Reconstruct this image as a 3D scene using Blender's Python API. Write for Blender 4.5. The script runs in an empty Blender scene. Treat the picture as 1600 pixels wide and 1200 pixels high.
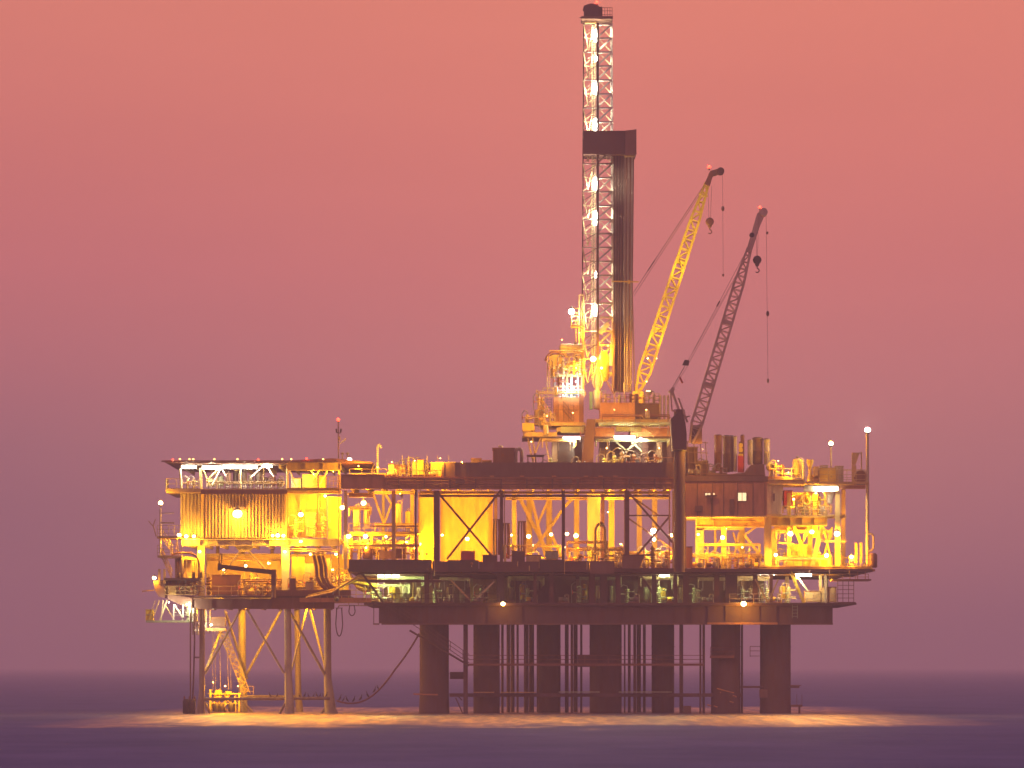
import bpy, math, random
from mathutils import Vector, Matrix
R = math.radians
random.seed(7)
SC = bpy.context.scene
COL = SC.collection
# ---------------------------------------------------------------- camera
S, D, H = 0.075, 500.0, 5.625        # metres per photo pixel at the front of the platform, distance, eye height
cam_d = bpy.data.cameras.new('camera')
cam = bpy.data.objects.new('camera', cam_d); COL.objects.link(cam)
cam.location = (0, -D, H); cam.rotation_euler = (R(90), 0, 0)
cam_d.sensor_width = 36; cam_d.lens = 150; cam_d.shift_y = 0.275
cam_d.clip_start = 1; cam_d.clip_end = 80000
SC.camera = cam
SC.view_settings.view_transform = 'Standard'; SC.view_settings.look = 'None'
SC.view_settings.exposure = 0; SC.view_settings.gamma = 1
SC.render.engine = 'CYCLES'
SC.cycles.use_denoising = True
SC.cycles.max_bounces = 6; SC.cycles.diffuse_bounces = 3; SC.cycles.glossy_bounces = 3
SC.cycles.volume_bounces = 1; SC.cycles.transparent_max_bounces = 4
SC.cycles.sample_clamp_indirect = 6; SC.cycles.sample_clamp_direct = 0
SC.cycles.caustics_reflective = False; SC.cycles.caustics_refractive = False
SC.cycles.use_light_tree = True

# ---------------------------------------------------------------- dusk sky
def lin(r, g, b):
    f = lambda c: (c/255/12.92) if c/255 <= .04045 else ((c/255+.055)/1.055)**2.4
    return (f(r), f(g), f(b), 1)
W = bpy.data.worlds.new('World'); SC.world = W; W.use_nodes = True
nt = W.node_tree; nt.nodes.clear()
def N(t, k, **kw):
    n = t.nodes.new(k)
    for a, v in kw.items(): setattr(n, a, v)
    return n
tc = N(nt, 'ShaderNodeTexCoord'); sp = N(nt, 'ShaderNodeSeparateXYZ')
nt.links.new(tc.outputs['Generated'], sp.inputs[0])
def ramp(t, stops, interp='LINEAR'):
    n = t.nodes.new('ShaderNodeValToRGB'); n.color_ramp.interpolation = interp
    e = n.color_ramp.elements
    while len(e) < len(stops): e.new(0.5)
    for el, (p, c) in zip(e, stops): el.position = p; el.color = c
    return n
def math_n(t, op, a, b=None, clamp=False):
    n = t.nodes.new('ShaderNodeMath'); n.operation = op; n.use_clamp = clamp
    for i, v in enumerate((a, b)):
        if v is None: continue
        if isinstance(v, (int, float)): n.inputs[i].default_value = v
        else: t.links.new(v, n.inputs[i])
    return n.outputs[0]
# elevation runs as sqrt so the few degrees over the horizon get most of the ramp
el = math_n(nt, 'SQRT', math_n(nt, 'MAXIMUM', sp.outputs['Z'], 0.0))
def e_(py): return math.sqrt(max(0, (1040-py)*S/D))
left = ramp(nt, [(0, lin(146,99,112)), (e_(1000), lin(150,101,115)), (e_(850), lin(152,102,117)), (e_(700), lin(166,107,119)), (e_(560), lin(193,114,120)),
                 (e_(420), lin(207,116,118)), (e_(240), lin(216,121,115)), (e_(0), lin(226,130,114)),
                 (.55, lin(230,150,140)), (.72, lin(196,136,150)), (1, lin(140,120,160))])
right = ramp(nt, [(0, lin(182,115,120)), (e_(1000), lin(185,117,121)), (e_(850), lin(193,121,123)), (e_(700), lin(201,124,123)), (e_(560), lin(212,125,123)),
                 (e_(420), lin(221,125,120)), (e_(240), lin(228,128,116)), (e_(0), lin(236,135,115)),
                 (.55, lin(230,152,140)), (.72, lin(196,136,150)), (1, lin(140,120,160))])
nt.links.new(el, left.inputs[0]); nt.links.new(el, right.inputs[0])
nz = N(nt, 'ShaderNodeTexNoise'); nz.inputs['Scale'].default_value = 7; nz.inputs['Detail'].default_value = 3
mpw = N(nt, 'ShaderNodeMapping'); mpw.inputs['Scale'].default_value = (1, 1, 5)
nt.links.new(tc.outputs['Generated'], mpw.inputs[0]); nt.links.new(mpw.outputs[0], nz.inputs['Vector'])
xx = math_n(nt, 'ADD', sp.outputs['X'], math_n(nt, 'MULTIPLY', math_n(nt, 'SUBTRACT', nz.outputs[0], .5), .07))
mr = N(nt, 'ShaderNodeMapRange'); mr.interpolation_type = 'SMOOTHSTEP'
nt.links.new(xx, mr.inputs['Value']); mr.inputs['From Min'].default_value = -.15; mr.inputs['From Max'].default_value = .03
mx = N(nt, 'ShaderNodeMix', data_type='RGBA'); nt.links.new(mr.outputs[0], mx.inputs['Factor'])
nt.links.new(left.outputs[0], mx.inputs[6]); nt.links.new(right.outputs[0], mx.inputs[7])
bg = N(nt, 'ShaderNodeBackground'); bg.inputs['Strength'].default_value = 1.0
wo = N(nt, 'ShaderNodeOutputWorld')
nz2 = N(nt, 'ShaderNodeTexNoise'); nz2.inputs['Scale'].default_value = 9; nz2.inputs['Detail'].default_value = 5
mp2 = N(nt, 'ShaderNodeMapping'); mp2.inputs['Scale'].default_value = (1, 1, 7); mp2.inputs['Rotation'].default_value = (0, .05, 0)
nt.links.new(tc.outputs['Generated'], mp2.inputs[0]); nt.links.new(mp2.outputs[0], nz2.inputs['Vector'])
nt.links.new(math_n(nt, 'ADD', math_n(nt, 'MULTIPLY', nz2.outputs[0], .08), .975), bg.inputs['Strength'])
nt.links.new(mx.outputs[2], bg.inputs[0]); nt.links.new(bg.outputs[0], wo.inputs[0])

# ---------------------------------------------------------------- photo-pixel helpers: a pixel and a depth give a place in metres
def X(px, Y=0): return (px-800)*S*(D+Y)/D
def Z(py, Y=0): return H+(1040-py)*S*(D+Y)/D
def P(px, py, Y=0): return Vector((X(px, Y), Y, Z(py, Y)))

# ---------------------------------------------------------------- materials
MATS = {}
def paint(name, col, rough=.5, grime=.45, metal=0.0, rust=(.15,.055,.03), emit=None, strength=0):
    m = bpy.data.materials.new(name); m.use_nodes = True; t = m.node_tree; b = t.nodes['Principled BSDF']
    MATS[name] = m
    if emit:
        b.inputs['Base Color'].default_value = (*col, 1)
        b.inputs['Emission Color'].default_value = (*emit, 1); b.inputs['Emission Strength'].default_value = strength
        return m
    c = N(t, 'ShaderNodeTexCoord'); mp = N(t, 'ShaderNodeMapping'); mp.inputs['Scale'].default_value = (1, 1, .22)
    t.links.new(c.outputs['Object'], mp.inputs[0])
    n1 = N(t, 'ShaderNodeTexNoise'); n1.inputs['Scale'].default_value = 1.7; n1.inputs['Detail'].default_value = 7; n1.inputs['Roughness'].default_value = .65
    n2 = N(t, 'ShaderNodeTexNoise'); n2.inputs['Scale'].default_value = .45; n2.inputs['Detail'].default_value = 4
    t.links.new(mp.outputs[0], n1.inputs['Vector']); t.links.new(c.outputs['Object'], n2.inputs['Vector'])
    f = math_n(t, 'MULTIPLY', math_n(t, 'MULTIPLY', math_n(t, 'SUBTRACT', n1.outputs[0], .44), 5, True), grime, True)
    f2 = math_n(t, 'MULTIPLY', math_n(t, 'MULTIPLY', math_n(t, 'SUBTRACT', n2.outputs[0], .42), 3, True), .35)
    a = N(t, 'ShaderNodeMix', data_type='RGBA'); a.inputs[6].default_value = (*col, 1); a.inputs[7].default_value = (*rust, 1)
    t.links.new(f, a.inputs['Factor'])
    d = N(t, 'ShaderNodeMix', data_type='RGBA'); t.links.new(a.outputs[2], d.inputs[6])
    d.inputs[7].default_value = tuple(x*.55 for x in col)+(1,); t.links.new(f2, d.inputs['Factor'])
    t.links.new(d.outputs[2], b.inputs['Base Color'])
    t.links.new(math_n(t, 'ADD', math_n(t, 'MULTIPLY', n1.outputs[0], .35), rough-.15), b.inputs['Roughness'])
    b.inputs['Metallic'].default_value = metal
    bp = N(t, 'ShaderNodeBump'); bp.inputs['Strength'].default_value = .25; bp.inputs['Distance'].default_value = .05
    t.links.new(n1.outputs[0], bp.inputs['Height']); t.links.new(bp.outputs[0], b.inputs['Normal'])
    return m
paint('cream', (.62,.54,.33)); paint('white', (.74,.72,.66), grime=.25); paint('ochre', (.58,.42,.16), grime=.35)
paint('yellow', (.78,.56,.03), grime=.3); paint('tan', (.42,.33,.24)); paint('brown', (.20,.115,.09), grime=.5)
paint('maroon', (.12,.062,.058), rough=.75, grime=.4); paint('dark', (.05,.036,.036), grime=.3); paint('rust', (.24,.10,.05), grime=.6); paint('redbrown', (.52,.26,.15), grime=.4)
paint('grey', (.30,.28,.27)); paint('steel', (.42,.40,.38), rough=.35, metal=.6, grime=.3); paint('red', (.55,.05,.03), grime=.25)
paint('orange', (.56,.27,.10), grime=.3); paint('canvas', (.66,.42,.09), grime=.18, rough=.8); paint('rope', (.10,.07,.06), rough=.8)
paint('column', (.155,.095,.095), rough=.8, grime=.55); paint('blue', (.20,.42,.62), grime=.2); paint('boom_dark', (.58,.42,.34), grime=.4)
paint('feather', (.06,.045,.045), rough=.9, grime=.2); paint('greenish', (.40,.46,.30), grime=.3); paint('silver', (.42,.38,.33), rough=.5, metal=.2, grime=.2)
paint('sodium', (1,.8,.4), emit=(1,.72,.32), strength=18); paint('halide', (1,1,.9), emit=(1,.95,.78), strength=22)
paint('fluoro', (1,1,.8), emit=(.95,1,.62), strength=9); paint('beacon', (1,.1,.05), emit=(1,.05,.025), strength=7)
paint('window_lit', (1,.9,.6), emit=(1,.80,.42), strength=1.3); paint('amber', (1,.5,.1), emit=(1,.55,.12), strength=8)

# ---------------------------------------------------------------- mesh building
class MB:
    def __init__(s): s.v = []; s.f = []; s.sm = []
    def add(s, vs, fs, smooth=False):
        o = len(s.v); s.v += [tuple(v) for v in vs]; s.f += [tuple(i+o for i in f) for f in fs]; s.sm += [smooth]*len(fs); return s
    def box(s, x0, x1, y0, y1, z0, z1):
        if x0 > x1: x0, x1 = x1, x0
        if z0 > z1: z0, z1 = z1, z0
        return s.add([(x0,y0,z0),(x1,y0,z0),(x1,y1,z0),(x0,y1,z0),(x0,y0,z1),(x1,y0,z1),(x1,y1,z1),(x0,y1,z1)],
                     [(0,3,2,1),(4,5,6,7),(0,1,5,4),(1,2,6,5),(2,3,7,6),(3,0,4,7)])
    def px(s, a, b, c, d, Y0, Y1):      # box: pixels a,b (left, top) to c,d (right, bottom) at depth Y0, going back to Y1
        return s.box(X(a,Y0), X(c,Y0), Y0, Y1, Z(d,Y0), Z(b,Y0))
    def bar(s, p, q, w, h=None):
        h = h or w; p = Vector(p); q = Vector(q); d = (q-p)
        if d.length < 1e-6: return s
        d.normalize(); up = Vector((0,1,0)) if abs(d.y) < .9 else Vector((0,0,1))
        u = d.cross(up).normalized()*w/2; k = d.cross(u).normalized()*h/2
        vs = [e+a*u+b*k for e in (p,q) for a, b in ((-1,-1),(1,-1),(1,1),(-1,1))]
        return s.add(vs, [(0,1,2,3),(7,6,5,4),(0,4,5,1),(1,5,6,2),(2,6,7,3),(3,7,4,0)])
    def tube(s, p, q, r, r2=None, n=10, cap=True):
        r2 = r if r2 is None else r2; p = Vector(p); q = Vector(q); d = (q-p)
        if d.length < 1e-6: return s
        d.normalize(); up = Vector((0,0,1)) if abs(d.z) < .9 else Vector((1,0,0))
        u = d.cross(up).normalized(); k = d.cross(u).normalized()
        vs = [e+(u*math.cos(2*math.pi*i/n)+k*math.sin(2*math.pi*i/n))*rr for e, rr in ((p,r),(q,r2)) for i in range(n)]
        s.add(vs, [(i,(i+1)%n,n+(i+1)%n,n+i) for i in range(n)], True)
        if cap: s.add(vs[:n], [tuple(range(n-1,-1,-1))]); s.add(vs[n:], [tuple(range(n))])
        return s
    def path(s, pts, r, n=6):
        for a, b in zip(pts, pts[1:]): s.tube(a, b, r, n=n)
        return s
    def ball(s, c, r, sz=1, n=10, k=7):
        c = Vector(c); vs = [c+Vector((0,0,-r*sz))]; fs = []
        for j in range(1, k):
            a = -math.pi/2+math.pi*j/k
            for i in range(n): b = 2*math.pi*i/n; vs.append(c+Vector((math.cos(a)*math.cos(b)*r, math.cos(a)*math.sin(b)*r, math.sin(a)*r*sz)))
        vs.append(c+Vector((0,0,r*sz)))
        for i in range(n):
            fs.append((0, 1+(i+1)%n, 1+i)); L = 1+(k-2)*n
            fs.append((len(vs)-1, L+i, L+(i+1)%n))
            for j in range(k-2): a = 1+j*n; fs.append((a+i, a+(i+1)%n, a+n+(i+1)%n, a+n+i))
        return s.add(vs, fs, True)
    def lathe(s, c, prof, axis='z', n=14):       # profile [(radius, height)...]
        c = Vector(c); vs = []
        for r, h in prof:
            for i in range(n):
                a = 2*math.pi*i/n; u, k = math.cos(a)*r, math.sin(a)*r
                vs.append(c+(Vector((u,k,h)) if axis == 'z' else Vector((h,u,k)) if axis == 'x' else Vector((u,h,k))))
        m = len(prof)
        s.add(vs, [(j*n+i, j*n+(i+1)%n, (j+1)*n+(i+1)%n, (j+1)*n+i) for j in range(m-1) for i in range(n)], True)
        s.add(vs[:n], [tuple(range(n))]); s.add(vs[-n:], [tuple(range(n))])
        return s
    def seg(s, a, b, Y, w, Yb=None, d=None): return s.bar(P(*a, Y), P(*b, Y if Yb is None else Yb), w*S, (d or w)*S)
    def rod(s, a, b, Y, w, Yb=None, n=8): return s.tube(P(*a, Y), P(*b, Y if Yb is None else Yb), w*S/2, n=n)
    def poly(s, pts, Y0, Y1):            # extruded outline, pixels
        n = len(pts); vs = [P(a, b, Y0) for a, b in pts]; vs += [Vector((v.x, Y1, v.z)) for v in vs]
        return s.add(vs, [tuple(range(n)), tuple(range(2*n-1, n-1, -1))]+[(i, i+n, (i+1)%n+n, (i+1)%n) for i in range(n)])
    def done(s, name, mat, parent=None, label=None):
        me = bpy.data.meshes.new(name); off = base_of(parent)
        me.from_pydata([(v[0]-off.x, v[1]-off.y, v[2]-off.z) for v in s.v], [], s.f)
        me.polygons.foreach_set('use_smooth', s.sm); me.materials.append(MATS[mat]); me.update()
        o = bpy.data.objects.new(name, me); COL.objects.link(o)
        if parent: o.parent = parent
        if label: o['label'] = label
        return o
def base_of(o):
    v = Vector((0,0,0))
    while o is not None: v += o.location; o = o.parent
    return v
AUTO = []
def thing(name, label, cat, at=(800,1115,0), group=None, auto=False):
    o = bpy.data.objects.new(name, None); COL.objects.link(o); o.location = P(*at)
    o.empty_display_size = .3
    o['label'] = label; o['category'] = cat
    if group: o['group'] = group
    if auto: AUTO.append((o, label, at))
    return o
def dup(o, delta, parent=None):
    c = o.copy(); COL.objects.link(c)
    if parent: c.parent = parent
    else: c.location = o.location+Vector(delta)
    for ch in list(o.children): dup(ch, delta, c)
    return c
def dup_to(o, at, at0, label=None):
    c = dup(o, P(*at)-P(*at0)); AUTO.append((c, label or o['label'], at)); return c

# common pieces
def rail(T, a, b, Y, Yb=None, h=15, step=19, mat='yellow', mid=2, r=.9, name='handrail'):
    m = MB(); Yb = Y if Yb is None else Yb; p = P(*a, Y); q = P(*b, Yb); up = Vector((0,0,h*S))
    for k in range(1, mid+1): m.tube(p+up*k/mid, q+up*k/mid, r*S/2, n=5)
    n = max(1, round((q-p).length/(step*S)))
    for i in range(n+1): c = p.lerp(q, i/n); m.tube(c, c+up, r*S/2, n=5)
    m.bar(p+Vector((0,0,.08)), q+Vector((0,0,.08)), .04, .16)
    return m.done(name, mat, T)
def girder(T, a, b, c, d, Y, mat='brown', thick=.5, name='girder', st=26):
    m = MB(); f = 1.6
    x0, x1, z1, z0 = X(a,Y), X(c,Y), Z(b,Y), Z(d,Y); t = f*S
    m.box(x0, x1, Y, Y+thick, z1-t, z1); m.box(x0, x1, Y, Y+thick, z0, z0+t); m.box(x0, x1, Y+thick*.45, Y+thick*.55, z0+t+.002, z1-t-.002)
    n = max(1, int((c-a)/st))
    for i in range(n+1): x = x0+(x1-x0)*i/n; m.box(x-.03, x+.03, Y+.04, Y+thick*.445, z0+t+.003, z1-t-.003)
    return m.done(name, mat, T)
def col(T, x, y0, y1, Y, w, mat='cream', name='column', label=None, round_=False):
    m = MB()
    if round_: m.rod((x,y0), (x,y1), Y, w, n=14)
    else:
        a = X(x-w/2,Y); b = X(x+w/2,Y); t = max(.04, (b-a)*.12); dz = (b-a)
        m.box(a, b, Y, Y+t, Z(y1,Y), Z(y0,Y)); m.box(a, b, Y+dz-t, Y+dz, Z(y1,Y), Z(y0,Y)); m.box((a+b)/2-t/2, (a+b)/2+t/2, Y+t+.002, Y+dz-t-.002, Z(y1,Y), Z(y0,Y))
    return m.done(name, mat, T, label)
def brace(T, a, b, Y, w, mat='cream', Yb=None, name='brace', label=None):
    return MB().rod(a, b, Y, w, Yb, n=10).done(name, mat, T, label)
def stair(T, a, b, Y, width=1.0, mat='yellow', name='stair'):
    m = MB(); p = P(*a, Y); q = P(*b, Y); n = max(3, int(abs(p.z-q.z)/.25))
    for o in (0, width):
        f = Vector((0,o,0)); m.bar(p+f, q+f, .06, .28)
        up = Vector((0,0,1.0)); m.tube(p+f+up, q+f+up, .035, n=5); m.tube(p+f+up*.5, q+f+up*.5, .03, n=5)
        for i in range(0, n+1, 4): c = p.lerp(q, i/n)+f; m.tube(c, c+up, .03, n=5)
    for i in range(n): c = p.lerp(q, (i+.5)/n); m.box(c.x-.13, c.x+.13, c.y+.04, c.y+width-.04, c.z-.02, c.z+.02)
    return m.done(name, mat, T)
def ladder(T, x, y0, y1, Y, w=5, mat='yellow', cage=False, name='ladder'):
    m = MB()
    for s_ in (-1, 1): m.rod((x+s_*w/2, y0), (x+s_*w/2, y1), Y, .8, n=5)
    n = max(2, int((y1-y0)/4.2))
    for i in range(n): y = y0+(y1-y0)*(i+.5)/n; m.rod((x-w/2, y), (x+w/2, y), Y, .6, n=4)
    if cage:
        for i in range(int((y1-y0)/12)):
            c = P(x, y0+6+i*12, Y); pts = [c+Vector((math.cos(a)*.42, -.1-math.sin(a)*.65, 0)) for a in [math.pi*k/6 for k in range(7)]]; m.path(pts, .02, 4)
    return m.done(name, mat, T)
LIGHTS = []
def point(T, p, power, colr, r=.2, kind='POINT', spot=None, rot=None):
    l = bpy.data.lights.new('lamp_light', kind); l.energy = power; l.color = colr; l.shadow_soft_size = r
    o = bpy.data.objects.new('lamp_light', l); COL.objects.link(o)
    if spot: l.spot_size = R(spot); l.spot_blend = .6
    if rot: o.rotation_euler = rot
    o.parent = T; o.location = Vector(p)-base_of(T)
    return o
NA = (1.0, .45, .005); MH = (1.0, .88, .56); FL = (.95, 1.0, .38)
def lamp(px, py, Y, kind='na', power=900, r=3.2, label=None, T=None, hang=True):
    colr = {'na': NA, 'mh': MH, 'fl': FL, 'red': (1,.08,.03)}[kind]
    bm = {'na': 'sodium', 'mh': 'halide', 'fl': 'fluoro', 'red': 'beacon'}[kind]
    nm = {'na': 'deck_lamp', 'mh': 'floodlight', 'fl': 'floodlight', 'red': 'warning_beacon'}[kind]
    ds = {'na': 'glowing amber lamp', 'mh': 'brilliant white floodlight', 'fl': 'pale greenish work light', 'red': 'small red warning beacon'}[kind]
    gr = {'na': 'amber deck lamps', 'mh': 'white floodlights', 'fl': 'greenish work lights', 'red': 'red warning beacons'}[kind]
    cat = {'na': 'lamp', 'mh': 'floodlight', 'fl': 'work light', 'red': 'beacon'}[kind]
    t = thing(nm, label or ds, cat, (px, py, Y), gr, auto=label is None)
    c = P(px, py, Y); rr = r*S*.86
    MB().ball(c, rr, .85).done('globe', bm, t)
    up = 1 if hang else -1
    MB().lathe(c+Vector((0,0,rr*.78*up)), [(rr*.8, 0), (rr*.75, rr*.28*up), (rr*.35, rr*.55*up), (rr*.2, rr*1.0*up)]).done('cap', 'grey', t)
    MB().box(c.x-rr*.12, c.x+rr*.12, c.y, c.y+rr*1.7, c.z+rr*(1.45 if hang else -1.75), c.z+rr*(1.75 if hang else -1.45)).done('bracket', 'grey', t)
    if kind == 'na': power *= 1.12
    if power: point(t, c+Vector((0,-rr*.3,-(rr+.12) if hang else rr+.12)), power, colr, .12)
    return t
# ---------------------------------------------------------------- sea and air
def sea():
    m = bpy.data.materials.new('sea_water'); m.use_nodes = True; t = m.node_tree; t.nodes.clear()
    out = t.nodes.new('ShaderNodeOutputMaterial'); c = t.nodes.new('ShaderNodeTexCoord')
    def noise(scale, sx, sy, det=4, rough=.55):
        mp = t.nodes.new('ShaderNodeMapping'); mp.inputs['Scale'].default_value = (sx, sy, 1); t.links.new(c.outputs['Object'], mp.inputs[0])
        n = t.nodes.new('ShaderNodeTexNoise'); n.inputs['Scale'].default_value = scale; n.inputs['Detail'].default_value = det; n.inputs['Roughness'].default_value = rough
        t.links.new(mp.outputs[0], n.inputs['Vector']); return n.outputs[0]
    swl = noise(.05, 1, .45, 4, .6); big = noise(.012, 1, .35, 5); mid = noise(.11, .55, 1, 5, .6); small = noise(.9, .6, 1, 3)
    h = math_n(t, 'ADD', math_n(t, 'MULTIPLY', swl, 2.6), math_n(t, 'ADD', math_n(t, 'MULTIPLY', mid, .6), math_n(t, 'MULTIPLY', small, .09)))
    bp = t.nodes.new('ShaderNodeBump'); bp.inputs['Strength'].default_value = .8; bp.inputs['Distance'].default_value = 1.0
    t.links.new(h, bp.inputs['Height'])
    # lamp reflection painted as a warm-coloured band round the platform, wind-ruffled water elsewhere
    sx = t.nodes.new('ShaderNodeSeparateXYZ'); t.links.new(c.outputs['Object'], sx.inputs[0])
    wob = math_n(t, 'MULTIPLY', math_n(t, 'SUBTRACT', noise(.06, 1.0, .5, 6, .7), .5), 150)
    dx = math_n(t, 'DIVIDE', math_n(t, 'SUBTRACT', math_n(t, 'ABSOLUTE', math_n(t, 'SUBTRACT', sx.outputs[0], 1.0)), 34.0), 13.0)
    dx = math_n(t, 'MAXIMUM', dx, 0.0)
    dy = math_n(t, 'DIVIDE', math_n(t, 'MAXIMUM', math_n(t, 'SUBTRACT', math_n(t, 'ABSOLUTE', math_n(t, 'ADD', math_n(t, 'ADD', sx.outputs[1], 10.0), wob)), BAND_REACH), 0.0), 26.0)
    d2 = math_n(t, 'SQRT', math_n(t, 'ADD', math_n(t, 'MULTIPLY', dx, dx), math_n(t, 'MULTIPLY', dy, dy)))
    lit_band = math_n(t, 'SUBTRACT', 1.0, d2, True)
    for xc, wd, amt in ((15.0, 13.0, .62), (-9.0, 9.0, .35)):      # dimmer stretches of the reflection, painted into the band
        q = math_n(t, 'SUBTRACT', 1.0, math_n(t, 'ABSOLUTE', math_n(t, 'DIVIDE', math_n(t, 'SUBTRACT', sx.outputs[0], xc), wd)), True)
        lit_band = math_n(t, 'MULTIPLY', lit_band, math_n(t, 'SUBTRACT', 1.0, math_n(t, 'MULTIPLY', q, amt)))
    lit_band = math_n(t, 'MULTIPLY', lit_band, math_n(t, 'ADD', math_n(t, 'MULTIPLY', math_n(t, 'SUBTRACT', noise(.6, 1, .07, 4, .7), .42), 3.5, True), .5), True)
    ruf = t.nodes.new('ShaderNodeBsdfDiffuse'); 
    rc = ramp(t, [(.36, (.04,.055,.13,1)), (.66, (.13,.13,.26,1))])
    t.links.new(math_n(t, 'ADD', math_n(t, 'MULTIPLY', noise(.25, .35, .25, 4, .6), .5), math_n(t, 'MULTIPLY', swl, .5)), rc.inputs[0]); t.links.new(rc.outputs[0], ruf.inputs[0]); t.links.new(bp.outputs[0], ruf.inputs['Normal'])
    g1 = t.nodes.new('ShaderNodeBsdfGlossy'); g1.inputs['Roughness'].default_value = .55; g1.inputs['Color'].default_value = (.30,.34,.50,1); t.links.new(bp.outputs[0], g1.inputs['Normal'])
    a = t.nodes.new('ShaderNodeMixShader'); a.inputs[0].default_value = .35; t.links.new(ruf.outputs[0], a.inputs[1]); t.links.new(g1.outputs[0], a.inputs[2])
    g2 = t.nodes.new('ShaderNodeBsdfGlossy'); g2.inputs['Roughness'].default_value = .42; g2.inputs['Color'].default_value = (.98,.74,.48,1); t.links.new(bp.outputs[0], g2.inputs['Normal'])
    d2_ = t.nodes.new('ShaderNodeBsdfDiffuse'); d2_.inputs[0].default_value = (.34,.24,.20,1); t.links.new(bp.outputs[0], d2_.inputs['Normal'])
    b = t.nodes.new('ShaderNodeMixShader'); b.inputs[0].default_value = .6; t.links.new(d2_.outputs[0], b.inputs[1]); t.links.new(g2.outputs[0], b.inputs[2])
    e = t.nodes.new('ShaderNodeMixShader'); t.links.new(lit_band, e.inputs[0]); t.links.new(a.outputs[0], e.inputs[1]); t.links.new(b.outputs[0], e.inputs[2])
    t.links.new(e.outputs[0], out.inputs[0]); MATS['sea'] = m
    mb = MB(); Rr = 39000
    mb.add([(-Rr,-Rr,0),(Rr,-Rr,0),(Rr,Rr,0),(-Rr,Rr,0)], [(0,1,2,3)])
    o = mb.done('sea', 'sea'); o['kind'] = 'structure'
BAND_REACH = 74.0
sea()
def haze():
    m = bpy.data.materials.new('haze_air'); m.use_nodes = True; t = m.node_tree; t.nodes.clear()
    v = t.nodes.new('ShaderNodeVolumePrincipled'); v.inputs['Color'].default_value = (.97,.90,.94,1)
    v.inputs['Density'].default_value = HAZE; v.inputs['Anisotropy'].default_value = .2
    t.links.new(v.outputs[0], t.nodes.new('ShaderNodeOutputMaterial').inputs['Volume']); MATS['haze'] = m
    o = MB().box(-40000, 40000, -40000, 40000, -1, 92).done('haze', 'haze'); o['kind'] = 'stuff'
HAZE = .00048
if HAZE: haze()

# ---------------------------------------------------------------- left platform: jacket standing in the sea
J = thing('steel_jacket', 'pale four legged steel jacket with crossed braces under the left platform', 'platform jacket', (410,1116,0))
def leg(T, pts, Y, mat='tan', name='leg', label=None):
    m = MB()
    for (x0,y0,w0),(x1,y1,w1) in zip(pts, pts[1:]): m.tube(P(x0,y0,Y), P(x1,y1,Y), w0*S/2, w1*S/2, n=18)
    return m.done(name, mat, T, label)
leg(J, [(316,952,8),(315.5,1080,9),(313,1118,15)], 0, 'tan')
leg(J, [(449.5,946,10.5),(450.5,1060,11.5),(453,1118,16)], 0, 'cream')
leg(J, [(511.5,946,11),(512,1060,12),(517,1118,20)], 4, 'cream')
leg(J, [(378,950,12),(378.5,1060,12.5),(380,1114,16)], 18, 'cream', label='pale rear leg lit yellow by the lamps')
leg(J, [(464,950,9),(466,1080,10),(468,1113,13)], 20, 'tan')
for a, b, Y, Yb, w in (((376,952),(320,1053),0,0,3.6), ((386,952),(444,1052),0,0,3.6), ((440,952),(384,1056),18,18,4.4), ((454,958),(511,1060),1,4,4.4),
                 ((479,952),(456,1046),10,3,3.4), ((484,952),(513,1060),14,5,3.8), ((345,985),(322,1046),14,4,4.6), ((352,955),(386,1060),8,17,4.2)):
    brace(J, a, b, Y, w, 'cream', Yb)
brace(J, (320,1092.5),(515,1091),0,5.2,'tan', 3, name='cross_beam')
brace(J, (378,1088),(466,1088),18,4,'tan', 20, name='cross_beam')
for a, b, Y in (((380,1096),(397,1116),17), ((446,1098),(436,1117),0), ((514,1100),(500,1117),4), ((520,1102),(527,1116),5), ((320,1098),(330,1117),1)): brace(J, a, b, Y, 4.2, 'tan')
Rz = thing('riser_pipes', 'pair of tall thin dark riser pipes beside the left jacket leg', 'riser pipes', (301,1117,-2))
m = MB(); m.rod((297.5,958),(297.5,1117),-2,2.2); m.done('pipe','brown',Rz)
m = MB(); m.path([P(303,958,-2),P(304,1000,-2),P(302.5,1060,-2),P(300,1117,-2)], .1); m.done('pipe','maroon',Rz)
MB().px(304,1026,312,1028.5,-1.8,-1.2).done('clamp','grey',Rz)
F = thing('boat_fender', 'rusty boat fender posts with two dark rubber drums at the left waterline', 'fender', (298,1116,-3))
for x in (291,300): MB().lathe(P(x,1117,-3), [(.28,0),(.42,.25),(.42,1.6),(.28,1.85)]).done('drum','dark',F)
for x in (288,296,304): MB().rod((x,1088),(x,1118),-2.4,2.4).done('post','rust',F)
MB().seg((287,1095),(307,1094),-2.7,1.8).done('rail','rust',F)

# ---------------------------------------------------------------- left platform: lower deck
LD = thing('lower_deck', 'long brown lower deck of the left platform on the pale jacket', 'deck', (400,952,0))
girder(LD, 300,935,424,951.5,-1,'brown',.6); girder(LD, 424.3,930,522,951.5,-1,'rust',.6); girder(LD, 300,938,522,951,20,'brown',.6)
MB().poly([(262,928),(300,934.5),(300,950),(284,946),(262,936)], -1.2, -.4).done('end_plate','brown',LD)
MB().box(X(262),X(548),-.8,21,Z(934),Z(931.5)).done('floor','maroon',LD)
m = MB()
for i in range(9): m.px(290+i*27,936,292.5+i*27,950,-.3,20)
m.done('floor_beams','brown',LD)
girder(LD, 424,922,548,931,-1.3,'rust',.3)
for x, Y, w, mt in ((314,0,11,'cream'),(446,0,12,'white'),(378,18,9,'cream'),(464,19,9,'cream'),(340,18,5,'ochre'),(425,18,5,'ochre')): col(LD, x, 849 if Y<1 else 850, 932, Y+1, w, mt)
for a,b in (((376,861),(346,899)),((388,861),(424,899))): brace(LD, a, b, 1.5, 3.6, 'cream')
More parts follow.
